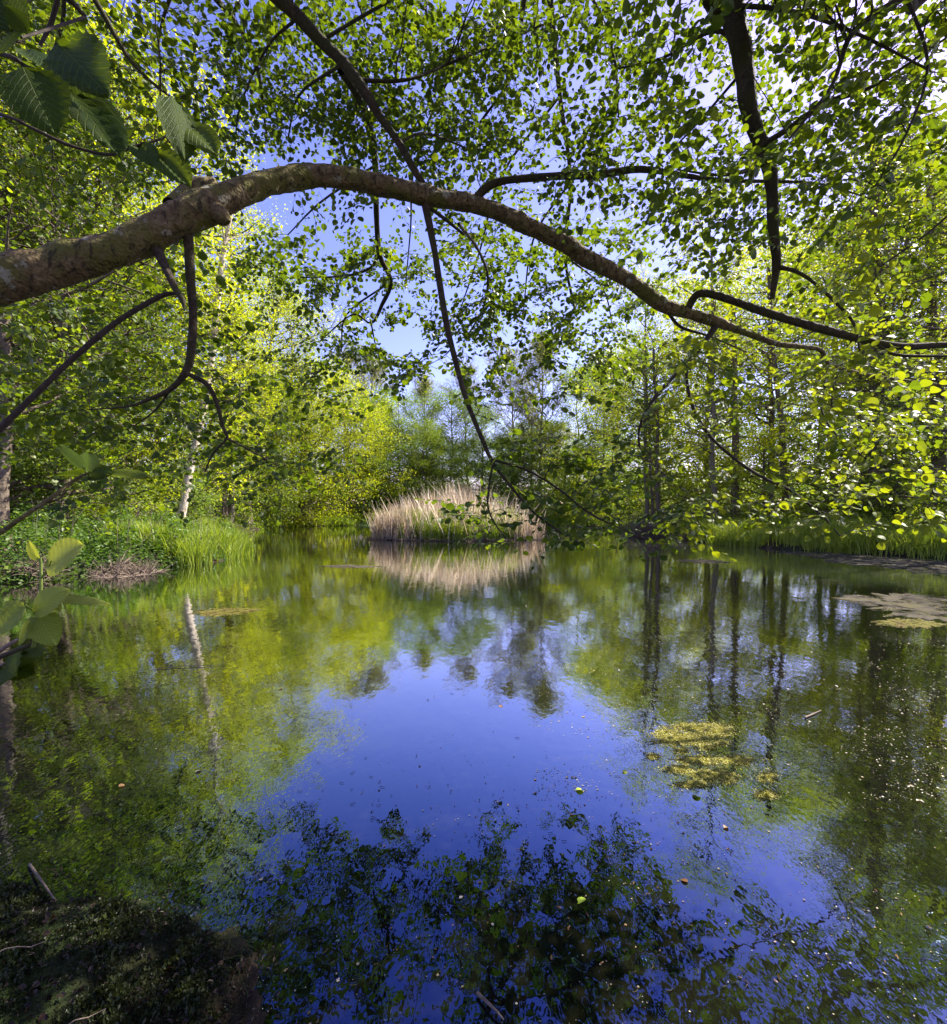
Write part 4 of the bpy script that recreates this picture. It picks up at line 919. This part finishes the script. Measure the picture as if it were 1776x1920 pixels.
# ================================================================== near leaves
def hero_leaf_mesh(L_, W_, seed, fold=.25, curl=.25, mat='hero', tint=.5):
    r = np.random.default_rng(seed); nu, nv = 23, 9
    V = []; uv = []
    for i in range(nu):
        u_ = i / (nu - 1)
        half = W_ / 2 * (math.sin(math.pi * min(1, u_ ** .78)) ** .62 if 0 < u_ < 1 else 0.0)
        half *= 1 + (.045 if i % 2 else -.03)
        half = max(half, .001)
        for j in range(nv):
            v_ = (j / (nv - 1)) * 2 - 1
            y = half * v_; z = abs(v_) * half * fold * .5 - curl * L_ * u_ ** 2 * .5 + .014 * L_ * math.sin(u_ * 8.5 * 2 * math.pi - abs(v_) * 5) * abs(v_) + .02 * L_ * math.sin(v_ * 4 + seed)
            V.append((u_ * L_, y, z)); uv.append((u_, y / W_ * 1.6))
    Q = [[i * nv + j, (i + 1) * nv + j, (i + 1) * nv + j + 1, i * nv + j + 1] for i in range(nu - 1) for j in range(nv - 1)]
    return mesh_np("leaf", np.array(V), np.array(Q), M[mat], tint=np.full(len(V), tint) + r.normal(size=len(V)) * .03, smooth=True, uv=np.array(uv))

def hero(parent, a, b, wr, seed, nrm=(0, -.4, 1), fold=.25, curl=.2, tint=.5, mat='hero'):
    """leaf from base a=(px,py,d) to tip b=(px,py,d)"""
    pa, pb = P(*a), P(*b); v = pb - pa; ln = np.linalg.norm(v)
    me = hero_leaf_mesh(ln, ln * wr, seed, fold, curl, tint=tint, mat=mat)
    x = Vector(v).normalized(); z = Vector(nrm); z = (z - z.dot(x) * x).normalized(); y = z.cross(x)
    o = link("leaf", me, parent)
    o.matrix_local = Matrix((( x[0], y[0], z[0], pa[0]), (x[1], y[1], z[1], pa[1]), (x[2], y[2], z[2], pa[2]), (0, 0, 0, 1)))
    return o
def stem_obj(parent, traces, name="stem", mat='twig', wscale=1.0):
    tb = Tubes()
    for t in traces: limb(tb, t, 8, .04, wscale=wscale)
    return link(name, tb.mesh(name, M[mat]), parent)

T1 = stem_obj(A, [[(-888, -40, 2.0, 16), (-700, 20, 1.5, 14), (-500, 60, 1.2, 12), (-200, 160, 1.0, 9), (0, 214, .9, 6), (60, 240, .9, 6), (130, 272, .92, 6), (205, 290, .95, 5), (250, 275, .97, 5), (310, 256, 1.0, 4), (316, 230, 1.0, 3)],
              [(310, 256, 1.0, 3), (330, 280, 1.0, 4), (350, 312, 1.0, 3)],
              [(-888, -300, 2.0, 20), (-700, -180, 1.4, 15), (-500, -20, 1.0, 13), (-200, 60, .8, 10), (0, 100, .7, 7), (50, 125, .7, 7), (115, 150, .7, 6), (130, 160, .7, 3)],
              [(40, 70, .75, 4), (90, 55, .9, 5), (160, 32, 1.0, 5)], [(-888, -500, 2.05, 16), (-500, -260, 1.4, 16), (-200, -90, 1.0, 14), (90, -20, 1.0, 12), (160, 30, 1.05, 7)], [(110, -8, 1.0, 8), (95, 45, 1.02, 8), (75, 85, 1.02, 5)]], name='branch')
for s_, (a, b, wr, nr, tn_) in enumerate([
    ((45, 128, .62), (95, 235, .60), .8, (.3, -1, .3), .35), ((112, 85, .72), (185, 155, .66), .62, (-.3, -1, .5), .3), ((115, 150, .7), (225, 265, .64), .42, (.4, -.8, .9), .25),
    ((20, 60, .6), (-10, -40, .6), 1.0, (0, -1, .4), .1), ((50, 60, .58), (10, 10, .56), 1.1, (.2, -1, .2), .15), ((0, 100, .6), (40, 40, .6), .7, (0, -1, .5), .1),
    ((322, 182, 1.0), (350, 282, .93), .42, (.8, -.8, .2), .35), ((345, 232, 1.0), (402, 275, .95), .6, (-.3, -.6, 1), .6), ((292, 285, .98), (352, 335, .93), .5, (-.2, -.9, .9), .55),
    ((258, 268, .98), (288, 305, .94), .55, (.1, -1, .6), .5), ((232, 262, .97), (252, 236, .97), .7, (.1, -1, .3), .55), ((55, 95, .75), (110, 125, .7), .5, (.1, -.7, 1), .3)]):
    hero(T1, a, b, wr * .9, 40 + s_, nr, tint=tn_)

T2 = empty("alder_shoot"); tag(T2, "upright young shoot with broad toothed leaves rising at the lower left", "shoot")
stem_obj(T2, [[(62, 1212, .96, 11), (66, 1200, .95, 11), (70, 1180, .95, 11), (76, 1120, .95, 10), (77, 1070, .95, 8), (76, 1045, .95, 6)], [(77, 1085, .95, 6), (90, 1065, .94, 5), (96, 1052, .93, 4)], [(72, 1150, .95, 5), (55, 1140, .93, 5), (46, 1133, .9, 4)],
              [(76, 1050, .95, 5), (70, 1045, .95, 4)]], mat='stem', wscale=.6)
stem_obj(T2, [[(-880, 2390, 1.0, 34), (-700, 1750, 1.0, 26), (-300, 1420, 1.0, 18), (-60, 1262, 1.0, 12), (0, 1232, .98, 10), (62, 1207, .96, 8), (113, 1184, .97, 3)]], name='woody_stem', mat='limb')
for s_, (a, b, wr, nr, tn_) in enumerate([
    ((88, 1064, .94), (136, 1026, .925), .80, (-.3, -1, .5), .95), ((73, 1050, .95), (52, 1020, .945), .55, (-.5, -1, .4), .9), ((50, 1136, .92), (-12, 1178, .90), .78, (-.1, -1, .7), .55),
    ((62, 1146, .93), (112, 1112, .93), .72, (.1, -1, .6), .7), ((92, 1122, .95), (188, 1124, .99), .28, (.1, -.6, 1), .75), ((72, 1152, .95), (96, 1198, .93), .7, (.3, -1, .3), .5),
    ((68, 1158, .95), (34, 1200, .94), .6, (-.4, -1, .4), .4), ((80, 1128, .945), (104, 1140, .93), .7, (.2, -1, .8), .8)]):
    hero(T2, a, (a[0] + (b[0] - a[0]) * 1.2, a[1] + (b[1] - a[1]) * 1.2, b[2]), wr * 1.1, 60 + s_, nr, tint=tn_, curl=.25, mat='shoot')

T3 = empty("bare_sprig"); tag(T3, "brown sprig with a few broad green leaves reaching in from the left edge", "twig")
stem_obj(T3, [[(-640, 2350, .95, 16), (-560, 1700, 1.0, 14), (-300, 1160, 1.0, 12), (-20, 1010, 1.1, 10), (30, 978, 1.1, 9), (100, 930, 1.12, 8), (148, 895, 1.15, 6), (165, 888, 1.15, 4)], [(80, 945, 1.12, 4), (110, 935, 1.12, 5), (125, 920, 1.12, 3)]], mat='bark')
for s_, (a, b, wr, nr, tn_) in enumerate([
    ((148, 892, 1.14), (98, 884, 1.05), .62, (0, -1, .6), .5), ((165, 885, 1.15), (165, 842, 1.2), .5, (.8, -1, .2), .5), ((200, 885, 1.15), (282, 888, 1.1), .3, (0, -.6, 1), .75), ((168, 888, 1.15), (205, 885, 1.12), .6, (0, -1, .5), .35),
    ((160, 880, 1.15), (112, 832, 1.1), .4, (.3, -.8, .8), .4)]):
    hero(T3, a, b, wr, 80 + s_, nr, tint=tn_)

T4 = empty("low_sprig"); tag(T4, "small green sprig at the left edge below the upright shoot", "twig")
stem_obj(T4, [[(-420, 1750, 1.1, 6), (-200, 1350, 1.1, 6), (0, 1248, 1.1, 5), (30, 1235, 1.1, 4), (48, 1230, 1.1, 3)], [(-560, 2380, .98, 13), (-420, 1750, 1.1, 12), (-150, 1320, 1.2, 10), (0, 1220, 1.1, 8), (34, 1198, 1.1, 5)]], mat='dry')
for s_, (a, b, wr, nr, tn_) in enumerate([((30, 1235, 1.1), (70, 1225, 1.05), .6, (0, -.8, 1), .6), ((20, 1240, 1.1), (56, 1260, 1.05), .6, (0, -1, .6), .5), ((10, 1245, 1.1), (32, 1212, 1.1), .5, (.3, -1, .4), .55), ((5, 1250, 1.1), (15, 1262, 1.0), .7, (0, -1, .6), .5)]):
    hero(T4, a, b, wr, 90 + s_, nr, tint=tn_)

# ================================================================== on the water
def W(px, py, z=.004):
    d = F * (CAMZ - z) / (py - CY); return np.array([(px - CX) / F * d, d, z])

def mat_scum(name, c0, c1, c2, holes=1.6):
    m, n, l, out = newmat(name)
    tc = n.new("ShaderNodeTexCoord")
    a = n.new("ShaderNodeTexNoise"); a.inputs["Scale"].default_value = 3.5; a.inputs["Detail"].default_value = 12; a.inputs["Roughness"].default_value = .82; a.inputs["Distortion"].default_value = .6; l.new(tc.outputs["Object"], a.inputs[0])
    r = ramp(n, [(.38, c0), (.49, c1), (.58, c2)]); l.new(a.outputs[0], r.inputs[0])
    bp = n.new("ShaderNodeBump"); bp.inputs["Strength"].default_value = .5; bp.inputs["Distance"].default_value = .01; l.new(a.outputs[0], bp.inputs["Height"])
    pb = n.new("ShaderNodeBsdfPrincipled"); pb.inputs["Roughness"].default_value = .9; pb.inputs["Specular IOR Level"].default_value = .1; l.new(r.outputs[0], pb.inputs["Base Color"]); l.new(bp.outputs[0], pb.inputs["Normal"])
    hn = n.new("ShaderNodeTexNoise"); hn.inputs["Scale"].default_value = holes; hn.inputs["Detail"].default_value = 10; hn.inputs["Roughness"].default_value = .75; hn.inputs["Distortion"].default_value = 1.0; l.new(tc.outputs["Object"], hn.inputs[0])
    hm = n.new("ShaderNodeMapRange"); hm.inputs[1].default_value = .40; hm.inputs[2].default_value = .52; l.new(hn.outputs[0], hm.inputs[0])
    tp = n.new("ShaderNodeBsdfTransparent"); mx = n.new("ShaderNodeMixShader"); l.new(hm.outputs[0], mx.inputs[0]); l.new(tp.outputs[0], mx.inputs[1]); l.new(pb.outputs[0], mx.inputs[2]); l.new(mx.outputs[0], out.inputs[0])
    return m
M['scum'] = mat_scum("algae_scum", (.02, .017, .011), (.075, .064, .046), (.07, .062, .018))
M['algae'] = mat_scum("green_algae", (.05, .045, .012), (.13, .12, .022), (.09, .065, .025), 14)

def mat_patch(name, poly, h, mat, label, cat, seed=0, jag=.2):
    """floating mat: an outline of water points, domed a few millimetres with a ragged edge"""
    pts = np.array([W(a, b)[:2] for a, b in poly]); c = pts.mean(0)
    n = 220; cl = np.vstack([pts, pts[:1]]); u_ = np.linspace(0, len(pts), n, endpoint=False)
    ct = np.vstack([pts[-1:], pts, pts[:1], pts[1:2]]); cc = catmull(ct, 8)[8:-8]; out = np.stack([np.interp(np.linspace(0, len(cc) - 1, n, endpoint=False), np.arange(len(cc)), cc[:, k]) for k in range(2)], 1)
    r = np.random.default_rng(seed); k_ = np.convolve(np.tile(r.normal(size=n), 3), [.1, .2, .4, .2, .1], 'same')[n:2 * n] + .5 * np.sin(np.linspace(0, 2 * np.pi * 7, n) + seed) * r.random() + .35 * np.sin(np.linspace(0, 2 * np.pi * 17, n) + 2 * seed)
    out = c + (out - c) * (1 + jag * k_)[:, None]
    V = [];
    for ring, (s, z) in enumerate([(1, .001), (.96, h * .7), (.8, h), (.5, h * 1.1), (.2, h)]):
        q = c + (out - c) * s; V.append(np.column_stack([q, np.full(n, z) + (r.normal(size=n) * h * .15 if ring else 0)]))
    V = np.concatenate(V); Q = []
    for ri in range(4):
        for j in range(n): Q.append([ri * n + j, ri * n + (j + 1) % n, (ri + 1) * n + (j + 1) % n, (ri + 1) * n + j])
    Q = np.array(Q); ci = len(V); V = np.vstack([V, [c[0], c[1], h]])
    Tt = np.array([[4 * n + j, 4 * n + (j + 1) % n, ci] for j in range(n)])
    o = link(name, mesh_np(name, V, [Q, Tt], mat, smooth=True)); return tag(o, label, cat)
mat_patch("scum_mat", [(1570, 1122), (1640, 1113), (1776, 1116), (1950, 1118), (2000, 1150), (1900, 1168), (1776, 1166), (1700, 1158), (1660, 1145), (1610, 1130)], .012, M['scum'], "grey and olive scum mat floating at the right edge", "scum", 1)
mat_patch("scum_mat", [(1645, 1165), (1700, 1160), (1770, 1170), (1720, 1177), (1660, 1172)], .01, M['algae'], "small brown green scum island below the grey mat", "scum", 2)
mat_patch("scum_mat", [(1470, 1034), (1600, 1040), (1776, 1053), (1950, 1062), (1950, 1085), (1776, 1078), (1640, 1062), (1540, 1048)], .012, M['scum'], "long grey scum sheet along the foot of the right bank", "scum", 3)
mat_patch("scum_mat", [(1270, 1050), (1320, 1049), (1365, 1054), (1320, 1056)], .01, M['scum'], "narrow tan streak of scum off the right grass", "scum", 4)
mat_patch("scum_mat", [(610, 1061), (650, 1058.5), (712, 1062), (650, 1065)], .01, M['scum'], "bluish scum strip left of the island reflection", "scum", 5)
mat_patch("scum_mat", [(370, 1148), (420, 1140), (490, 1142), (450, 1150), (400, 1155)], .008, M['algae'], "olive weed streak beside the pale trunk reflection", "scum", 6)
# patches of the sunlit weed
wp = [(1275, 1385, 46, 13), (1340, 1372, 34, 9), (1310, 1362, 50, 7), (1278, 1407, 11, 6), (1325, 1400, 14, 7), (1352, 1392, 12, 5), (1250, 1372, 20, 7), (1270, 1442, 24, 8), (1335, 1452, 38, 11), (1365, 1460, 16, 8), (1440, 1456, 16, 9), (1435, 1490, 18, 8), (1225, 1418, 12, 6), (1300, 1470, 30, 6), (1380, 1425, 30, 8), (1310, 1425, 36, 8)]
wr_ = empty("water_weed"); tag(wr_, "sunlit yellow green weed cushions breaking the surface on the right", "water weed")
tuft_L = Leaves()
for i, (a, b, rx, ry) in enumerate(wp):
    o = mat_patch("cushion", [(a + rx * math.cos(t), b + ry * math.sin(t)) for t in np.linspace(0, 6.28, 10, endpoint=False)], .003, M['algae'], None, None, 20 + i, .35)
    o.parent = wr_
    k = int(rx * ry * 7); aa = rng.uniform(0, 6.28, k); rr = np.abs(rng.normal(size=k)) * .75
    pp = np.array([W(a + rx * r1 * math.cos(t), b + ry * r1 * math.sin(t), .004) for t, r1 in zip(aa, rr)])
    tuft_L.add(pp, rand_dirs(k) * np.array([1, 1, .4]), unit(rng.normal(size=(k, 3)) * .35 + np.array([0, 0, 1])), .009 * (.4 + rng.random(k)), rng.random(k))
M['weed'] = leaf_mat("weed_frond", (.18, .15, .03), (.38, .36, .05), (.55, .52, .10), trans=(1, 1, .5), fac=.3)
o = link("fronds", tuft_L.mesh("fronds", M['weed'], T_FAR), wr_)

# loose specks (pollen, seed husks, petals): nobody could count them
def specks(n, fn, size, name, label, mat=M['speck']):
    px, py = fn(n); p = np.array([W(a, b, .003) for a, b in zip(px, py)])
    dr = wob(p[:, 0] * .9 + .3 * p[:, 1], p[:, 1] * 1.2, 1.3, 6) + .6 * wob(p[:, 0], p[:, 1] * 2.2, 3.1, 2)
    ok = (sdf_poly(p[:, 0], p[:, 1], SHORE) < -.03) & (rng.random(len(p)) < np.clip(.25 + dr, .06, 1)); p = p[ok]; k = len(p)
    a = rng.uniform(0, 6.28, k); L = Leaves()
    L.add(p, np.stack([np.cos(a), np.sin(a), np.zeros(k)], 1), unit(rng.normal(size=(k, 3)) * .12 + np.array([0, 0, 1])), size * np.exp(rng.normal(size=k) * .5), rng.random(k))
    tag(link(name, L.mesh(name, mat, T_FAR)), label, "debris", kind="stuff")
specks(16000, lambda n: (rng.uniform(1000, 1800, n), 1030 + 470 * rng.random(n) ** 1.3), .006, "pollen_specks", "pale husks and pollen drifting on the right water")
specks(4500, lambda n: (rng.uniform(0, 1776, n), 1060 + 860 * rng.random(n) ** 1.3), .0045, "pollen_specks", "scattered pale specks over the whole pond")
specks(1600, lambda n: (rng.normal(1150, 330, n), rng.normal(1560, 160, n)), .0055, "brown_crumbs", "brown crumbs floating on the near water", M['deadleaf'])

tb = Tubes()
for k in range(420):
    px = rng.uniform(350, 1776); py = 1120 + 760 * rng.random() ** 1.2; p = W(px, py, .004)
    if float(sdf_poly(p[:1], p[1:2], SHORE)[0]) > -.05 or wob(p[0], p[1] * 1.6, 2.3, 4) < -.1: continue
    a = rng.normal() * .7; l_ = rng.uniform(.008, .03) * (1 + .12 * p[1]); q = np.array([p, p + [math.cos(a) * l_ * .5, math.sin(a) * l_ * .5, .002], p + [math.cos(a + .4) * l_, math.sin(a + .4) * l_, 0]])
    tb.add(q, [.0012, .0015, .0008], 4)
tag(link("twig_litter", tb.mesh("twig_litter", M['limb'])), "tiny dark twigs and catkins drifting on the pond", "debris", kind="stuff")
# individual floating leaves
def float_leaf(px, py, size, label, mat, tint, group=None, seed=0, name="floating_leaf"):
    L = Leaves(); a = rng.uniform(0, 6.28); p = W(px, py, .006)
    L.add(p * 0, [math.cos(a), math.sin(a), 0], [rng.normal() * .12, rng.normal() * .12, 1], size, tint)
    o = link(name, L.mesh(name, mat, T_SCRAP if group else T_NEAR, curl=.2)); o.location = p; return tag(o, label, "leaf", group)
M['fresh'] = leaf_mat("fresh_leaf", (.2, .35, .03), (.35, .5, .04), (.5, .62, .06), trans=(1, 1, .4), fac=.2)
float_leaf(1080, 1481, .05, "bright yellow green leaf floating in the middle of the near water", M['fresh'], .9)
float_leaf(1098, 1685, .045, "yellow green curled leaf floating low at the bottom centre", M['fresh'], .6)
float_leaf(1300, 1494, .05, "dull green leaf floating just below the weed cushions", M['green'], .5)
float_leaf(1168, 1444, .035, "pale green leaf floating left of the weed cushions", M['green'], 1)
float_leaf(1410, 1510, .025, "whitish leaf floating below the right weed cushions", M['speck'], 1)
float_leaf(1358, 1552, .028, "orange brown leaf floating under the dull green leaf", M['deadleaf'], .9)
float_leaf(1290, 1653, .03, "dark brown leaf floating right of the bottom centre", M['deadleaf'], .5)
float_leaf(491, 1650, .018, "cream petal floating on the left near water", M['speck'], 1)
float_leaf(366, 1447, .04, "pale husk floating on the dark left water", M['speck'], .8)
float_leaf(222, 1475, .035, "tan leaf floating in the dark water on the left", M['deadleaf'], 1)
float_leaf(940, 1322, .035, "orange leaf floating at the top of the blue reflection", M['deadleaf'], .95)
for k in range(110):
    px = rng.normal(1180, 300); py = 1230 + 620 * rng.random()
    if not (200 < px < 1776): continue
    float_leaf(px, py, rng.uniform(.010, .022), "small brown leaf scrap floating on the dark water", M['deadleaf'], rng.random(), "leaf scraps floating on the pond")
for k in range(60):
    px = rng.uniform(900, 1776); py = 1090 + 60 * (k % 5) + .06 * (px - 1300) + rng.normal() * 7
    float_leaf(px, py, rng.uniform(.015, .04), "pale yellowish leaf scrap floating on the right water", M['speck'], rng.random(), "pale scraps floating on the right")
# floating and sunken sticks
def stick(tr, label, w_=1.0):
    tb = Tubes(); pts = np.array([W(a, b, z) for a, b, z in tr]); tb.add(catmull(pts, 4), np.interp(np.linspace(0, 1, 4 * (len(pts) - 1) + 1), [0, 1], [.006 * w_, .003 * w_]), 6, .08)
    tag(link("stick", tb.mesh("stick", M['dry'])), label, "stick")
stick([(895, 1862, .01), (925, 1890, .02), (945, 1912, .01)], "pale broken stick floating at the bottom centre", .9)
stick([(1510, 1345, .008), (1540, 1332, .01)], "short pale stick floating on the right water", 1.2)
stick([(55, 1620, .01), (80, 1655, .03), (105, 1690, .01)], "thin stick in the dark water by the near bank")
stick([(290, 1254, .008), (340, 1249, .012), (420, 1247, .008)], "long thin stalk floating across the pale trunk reflection", .8)

# ================================================================== near bank, lower left
x, y, z, s = scatter(420000, lambda x, y, s: (s > -.03) & (s < 2.0), (-4.0, .2, .7, 2.3))
k = len(x); L = Leaves(); cl = wob(x, y, 6, 9) + .5 * wob(x, y, 15, 3)
L.add(np.stack([x, y, np.maximum(z, -.01) + .016 * rng.random(k) * np.clip(cl + .8, .2, 2)], 1), unit(rng.normal(size=(k, 3)) * .7 + np.array([0, 0, 1.])), rand_dirs(k), .010 * (.4 + rng.random(k)) * np.clip(cl + .9, .4, 1.6), np.clip(cl * .4 + .4 + .3 * rng.normal(size=k), 0, 1))
tag(link("moss", L.mesh("moss", M['moss'], T_FAR)), "dark moss covering the near bank", "moss", kind="stuff")
x, y, z, s = scatter(9000, lambda x, y, s: (s > -.03) & (s < 1.6), (-3.4, .1, .8, 2.2)); k = len(x); L = Leaves()
L.add(np.stack([x, y, z + .02 * rng.random(k)], 1), rand_dirs(k), unit(rng.normal(size=(k, 3)) * .7 + np.array([0, 0, 1])), .016 * (.4 + rng.random(k)), rng.random(k) * .6)
tag(link("leaf_litter", L.mesh("leaf_litter", M['litter'], T_MID, curl=.3)), "dark brown crumbled litter between the moss of the near bank", "litter", kind="stuff")
x, y, z, s = scatter(9000, lambda x, y, s: (s > -.22) & (s < .08) & (rng.random(len(x)) < np.exp(-np.abs(s) * 9)), (-3.2, .1, .8, 2.3)); k = len(x); L = Leaves()
L.add(np.stack([x, y, np.maximum(z, .003) + .004 * rng.random(k)], 1), rand_dirs(k) * np.array([1, 1, .25]), unit(rng.normal(size=(k, 3)) * .3 + np.array([0, 0, 1])), .015 * (.4 + rng.random(k)), rng.random(k))
tag(link("edge_litter", L.mesh("edge_litter", M['litter'], T_SCRAP)), "wet shaded litter floating along the ragged margin of the near bank", "litter", kind="stuff")
x, y, z, s = scatter(1400, lambda x, y, s: (s > -.03) & (s < .12) & (wob(x, y, 5, 1) > .1), (-3.2, .1, .8, 2.3))
M['dimgrass'] = leaf_mat("dim_grass", (.02, .035, .006), (.04, .06, .01), (.08, .10, .02), trans=(1.5, 1.5, .5), fac=.4)
blades(x, y, z, .05 + .08 * rng.random(len(x)), np.full(len(x), .0014), "edge_grass", M['dimgrass'], "sparse dark grass hanging over the margin of the near bank", "grass", lean=1.3)
herbs = scatter(40, lambda x, y, s: (s > .05) & (s < 1.0), (-2.6, -.4, 1.0, 2.1))
for i in range(min(9, len(herbs[0]))):
    L = Leaves(); tb = Tubes()
    for j in range(5):
        a = rng.uniform(0, 6.28); h = rng.uniform(.03, .07); q = np.array([[0, 0, -.01], [.3 * h * math.cos(a), .3 * h * math.sin(a), h * .6], [h * math.cos(a), h * math.sin(a), h]]); tb.add(q, [.001, .0008, .0006], 4)
        for m_ in range(3): L.add(q[-1], [math.cos(a + (m_ - 1) * .9), math.sin(a + (m_ - 1) * .9), -.1], [0, 0, 1], .022, rng.random() * .5)
    e = empty("seedling", (herbs[0][i], herbs[1][i], herbs[2][i])); tag(e, "small dark leafy seedling growing out of the near bank moss", "plant", "seedlings on the near bank")
    link("stalk", tb.mesh("stalk", M['stem']), e); link("leaves", L.mesh("leaves", M['nettle'], T_NEAR), e)
spots = scatter(900, lambda x, y, s: (s > .0) & (s < 1.4), (-3.0, -.2, .85, 2.15))
for i in range(min(60, len(spots[0]))):
    L = Leaves(); a = rng.uniform(0, 6.28)
    L.add([0, 0, 0], [math.cos(a), math.sin(a), .35 * rng.normal()], [rng.normal() * .9, rng.normal() * .9, 1], rng.uniform(.012, .028), .7 * rng.random() ** 2)
    o = link("fallen_leaf", L.mesh("fallen_leaf", M['deadleaf'], T_NEAR, curl=rng.uniform(.1, .5))); o.location = (spots[0][i], spots[1][i], spots[2][i] + .018)
    tag(o, "small dead brown leaf lying on the dark near bank", "leaf", "dead leaves on the near bank")
def bstick(x0, y0, a, l_, r_, label):
    tb = Tubes(); t = np.linspace(0, 1, 6); xs = x0 + math.cos(a) * l_ * t; ys = y0 + math.sin(a) * l_ * t + .02 * np.sin(t * 5)
    zs = np.maximum(height(xs, ys), 0) + .02 + .03 * t; tb.add(np.stack([xs, ys, zs], 1), r_ * (1 - .5 * t), 6, .1)
    tag(link("stick", tb.mesh("stick", M['dry'])), label, "stick")
bstick(-1.25, 1.3, .9, .22, .0025, "pale stick lying on the near bank at the bottom left")
bstick(-1.7, 1.6, .6, .22, .0025, "thin twig lying across the moss of the near bank")
bstick(-1.75, 1.5, -.2, .35, .003, "thicker dead twig at the far left of the near bank")
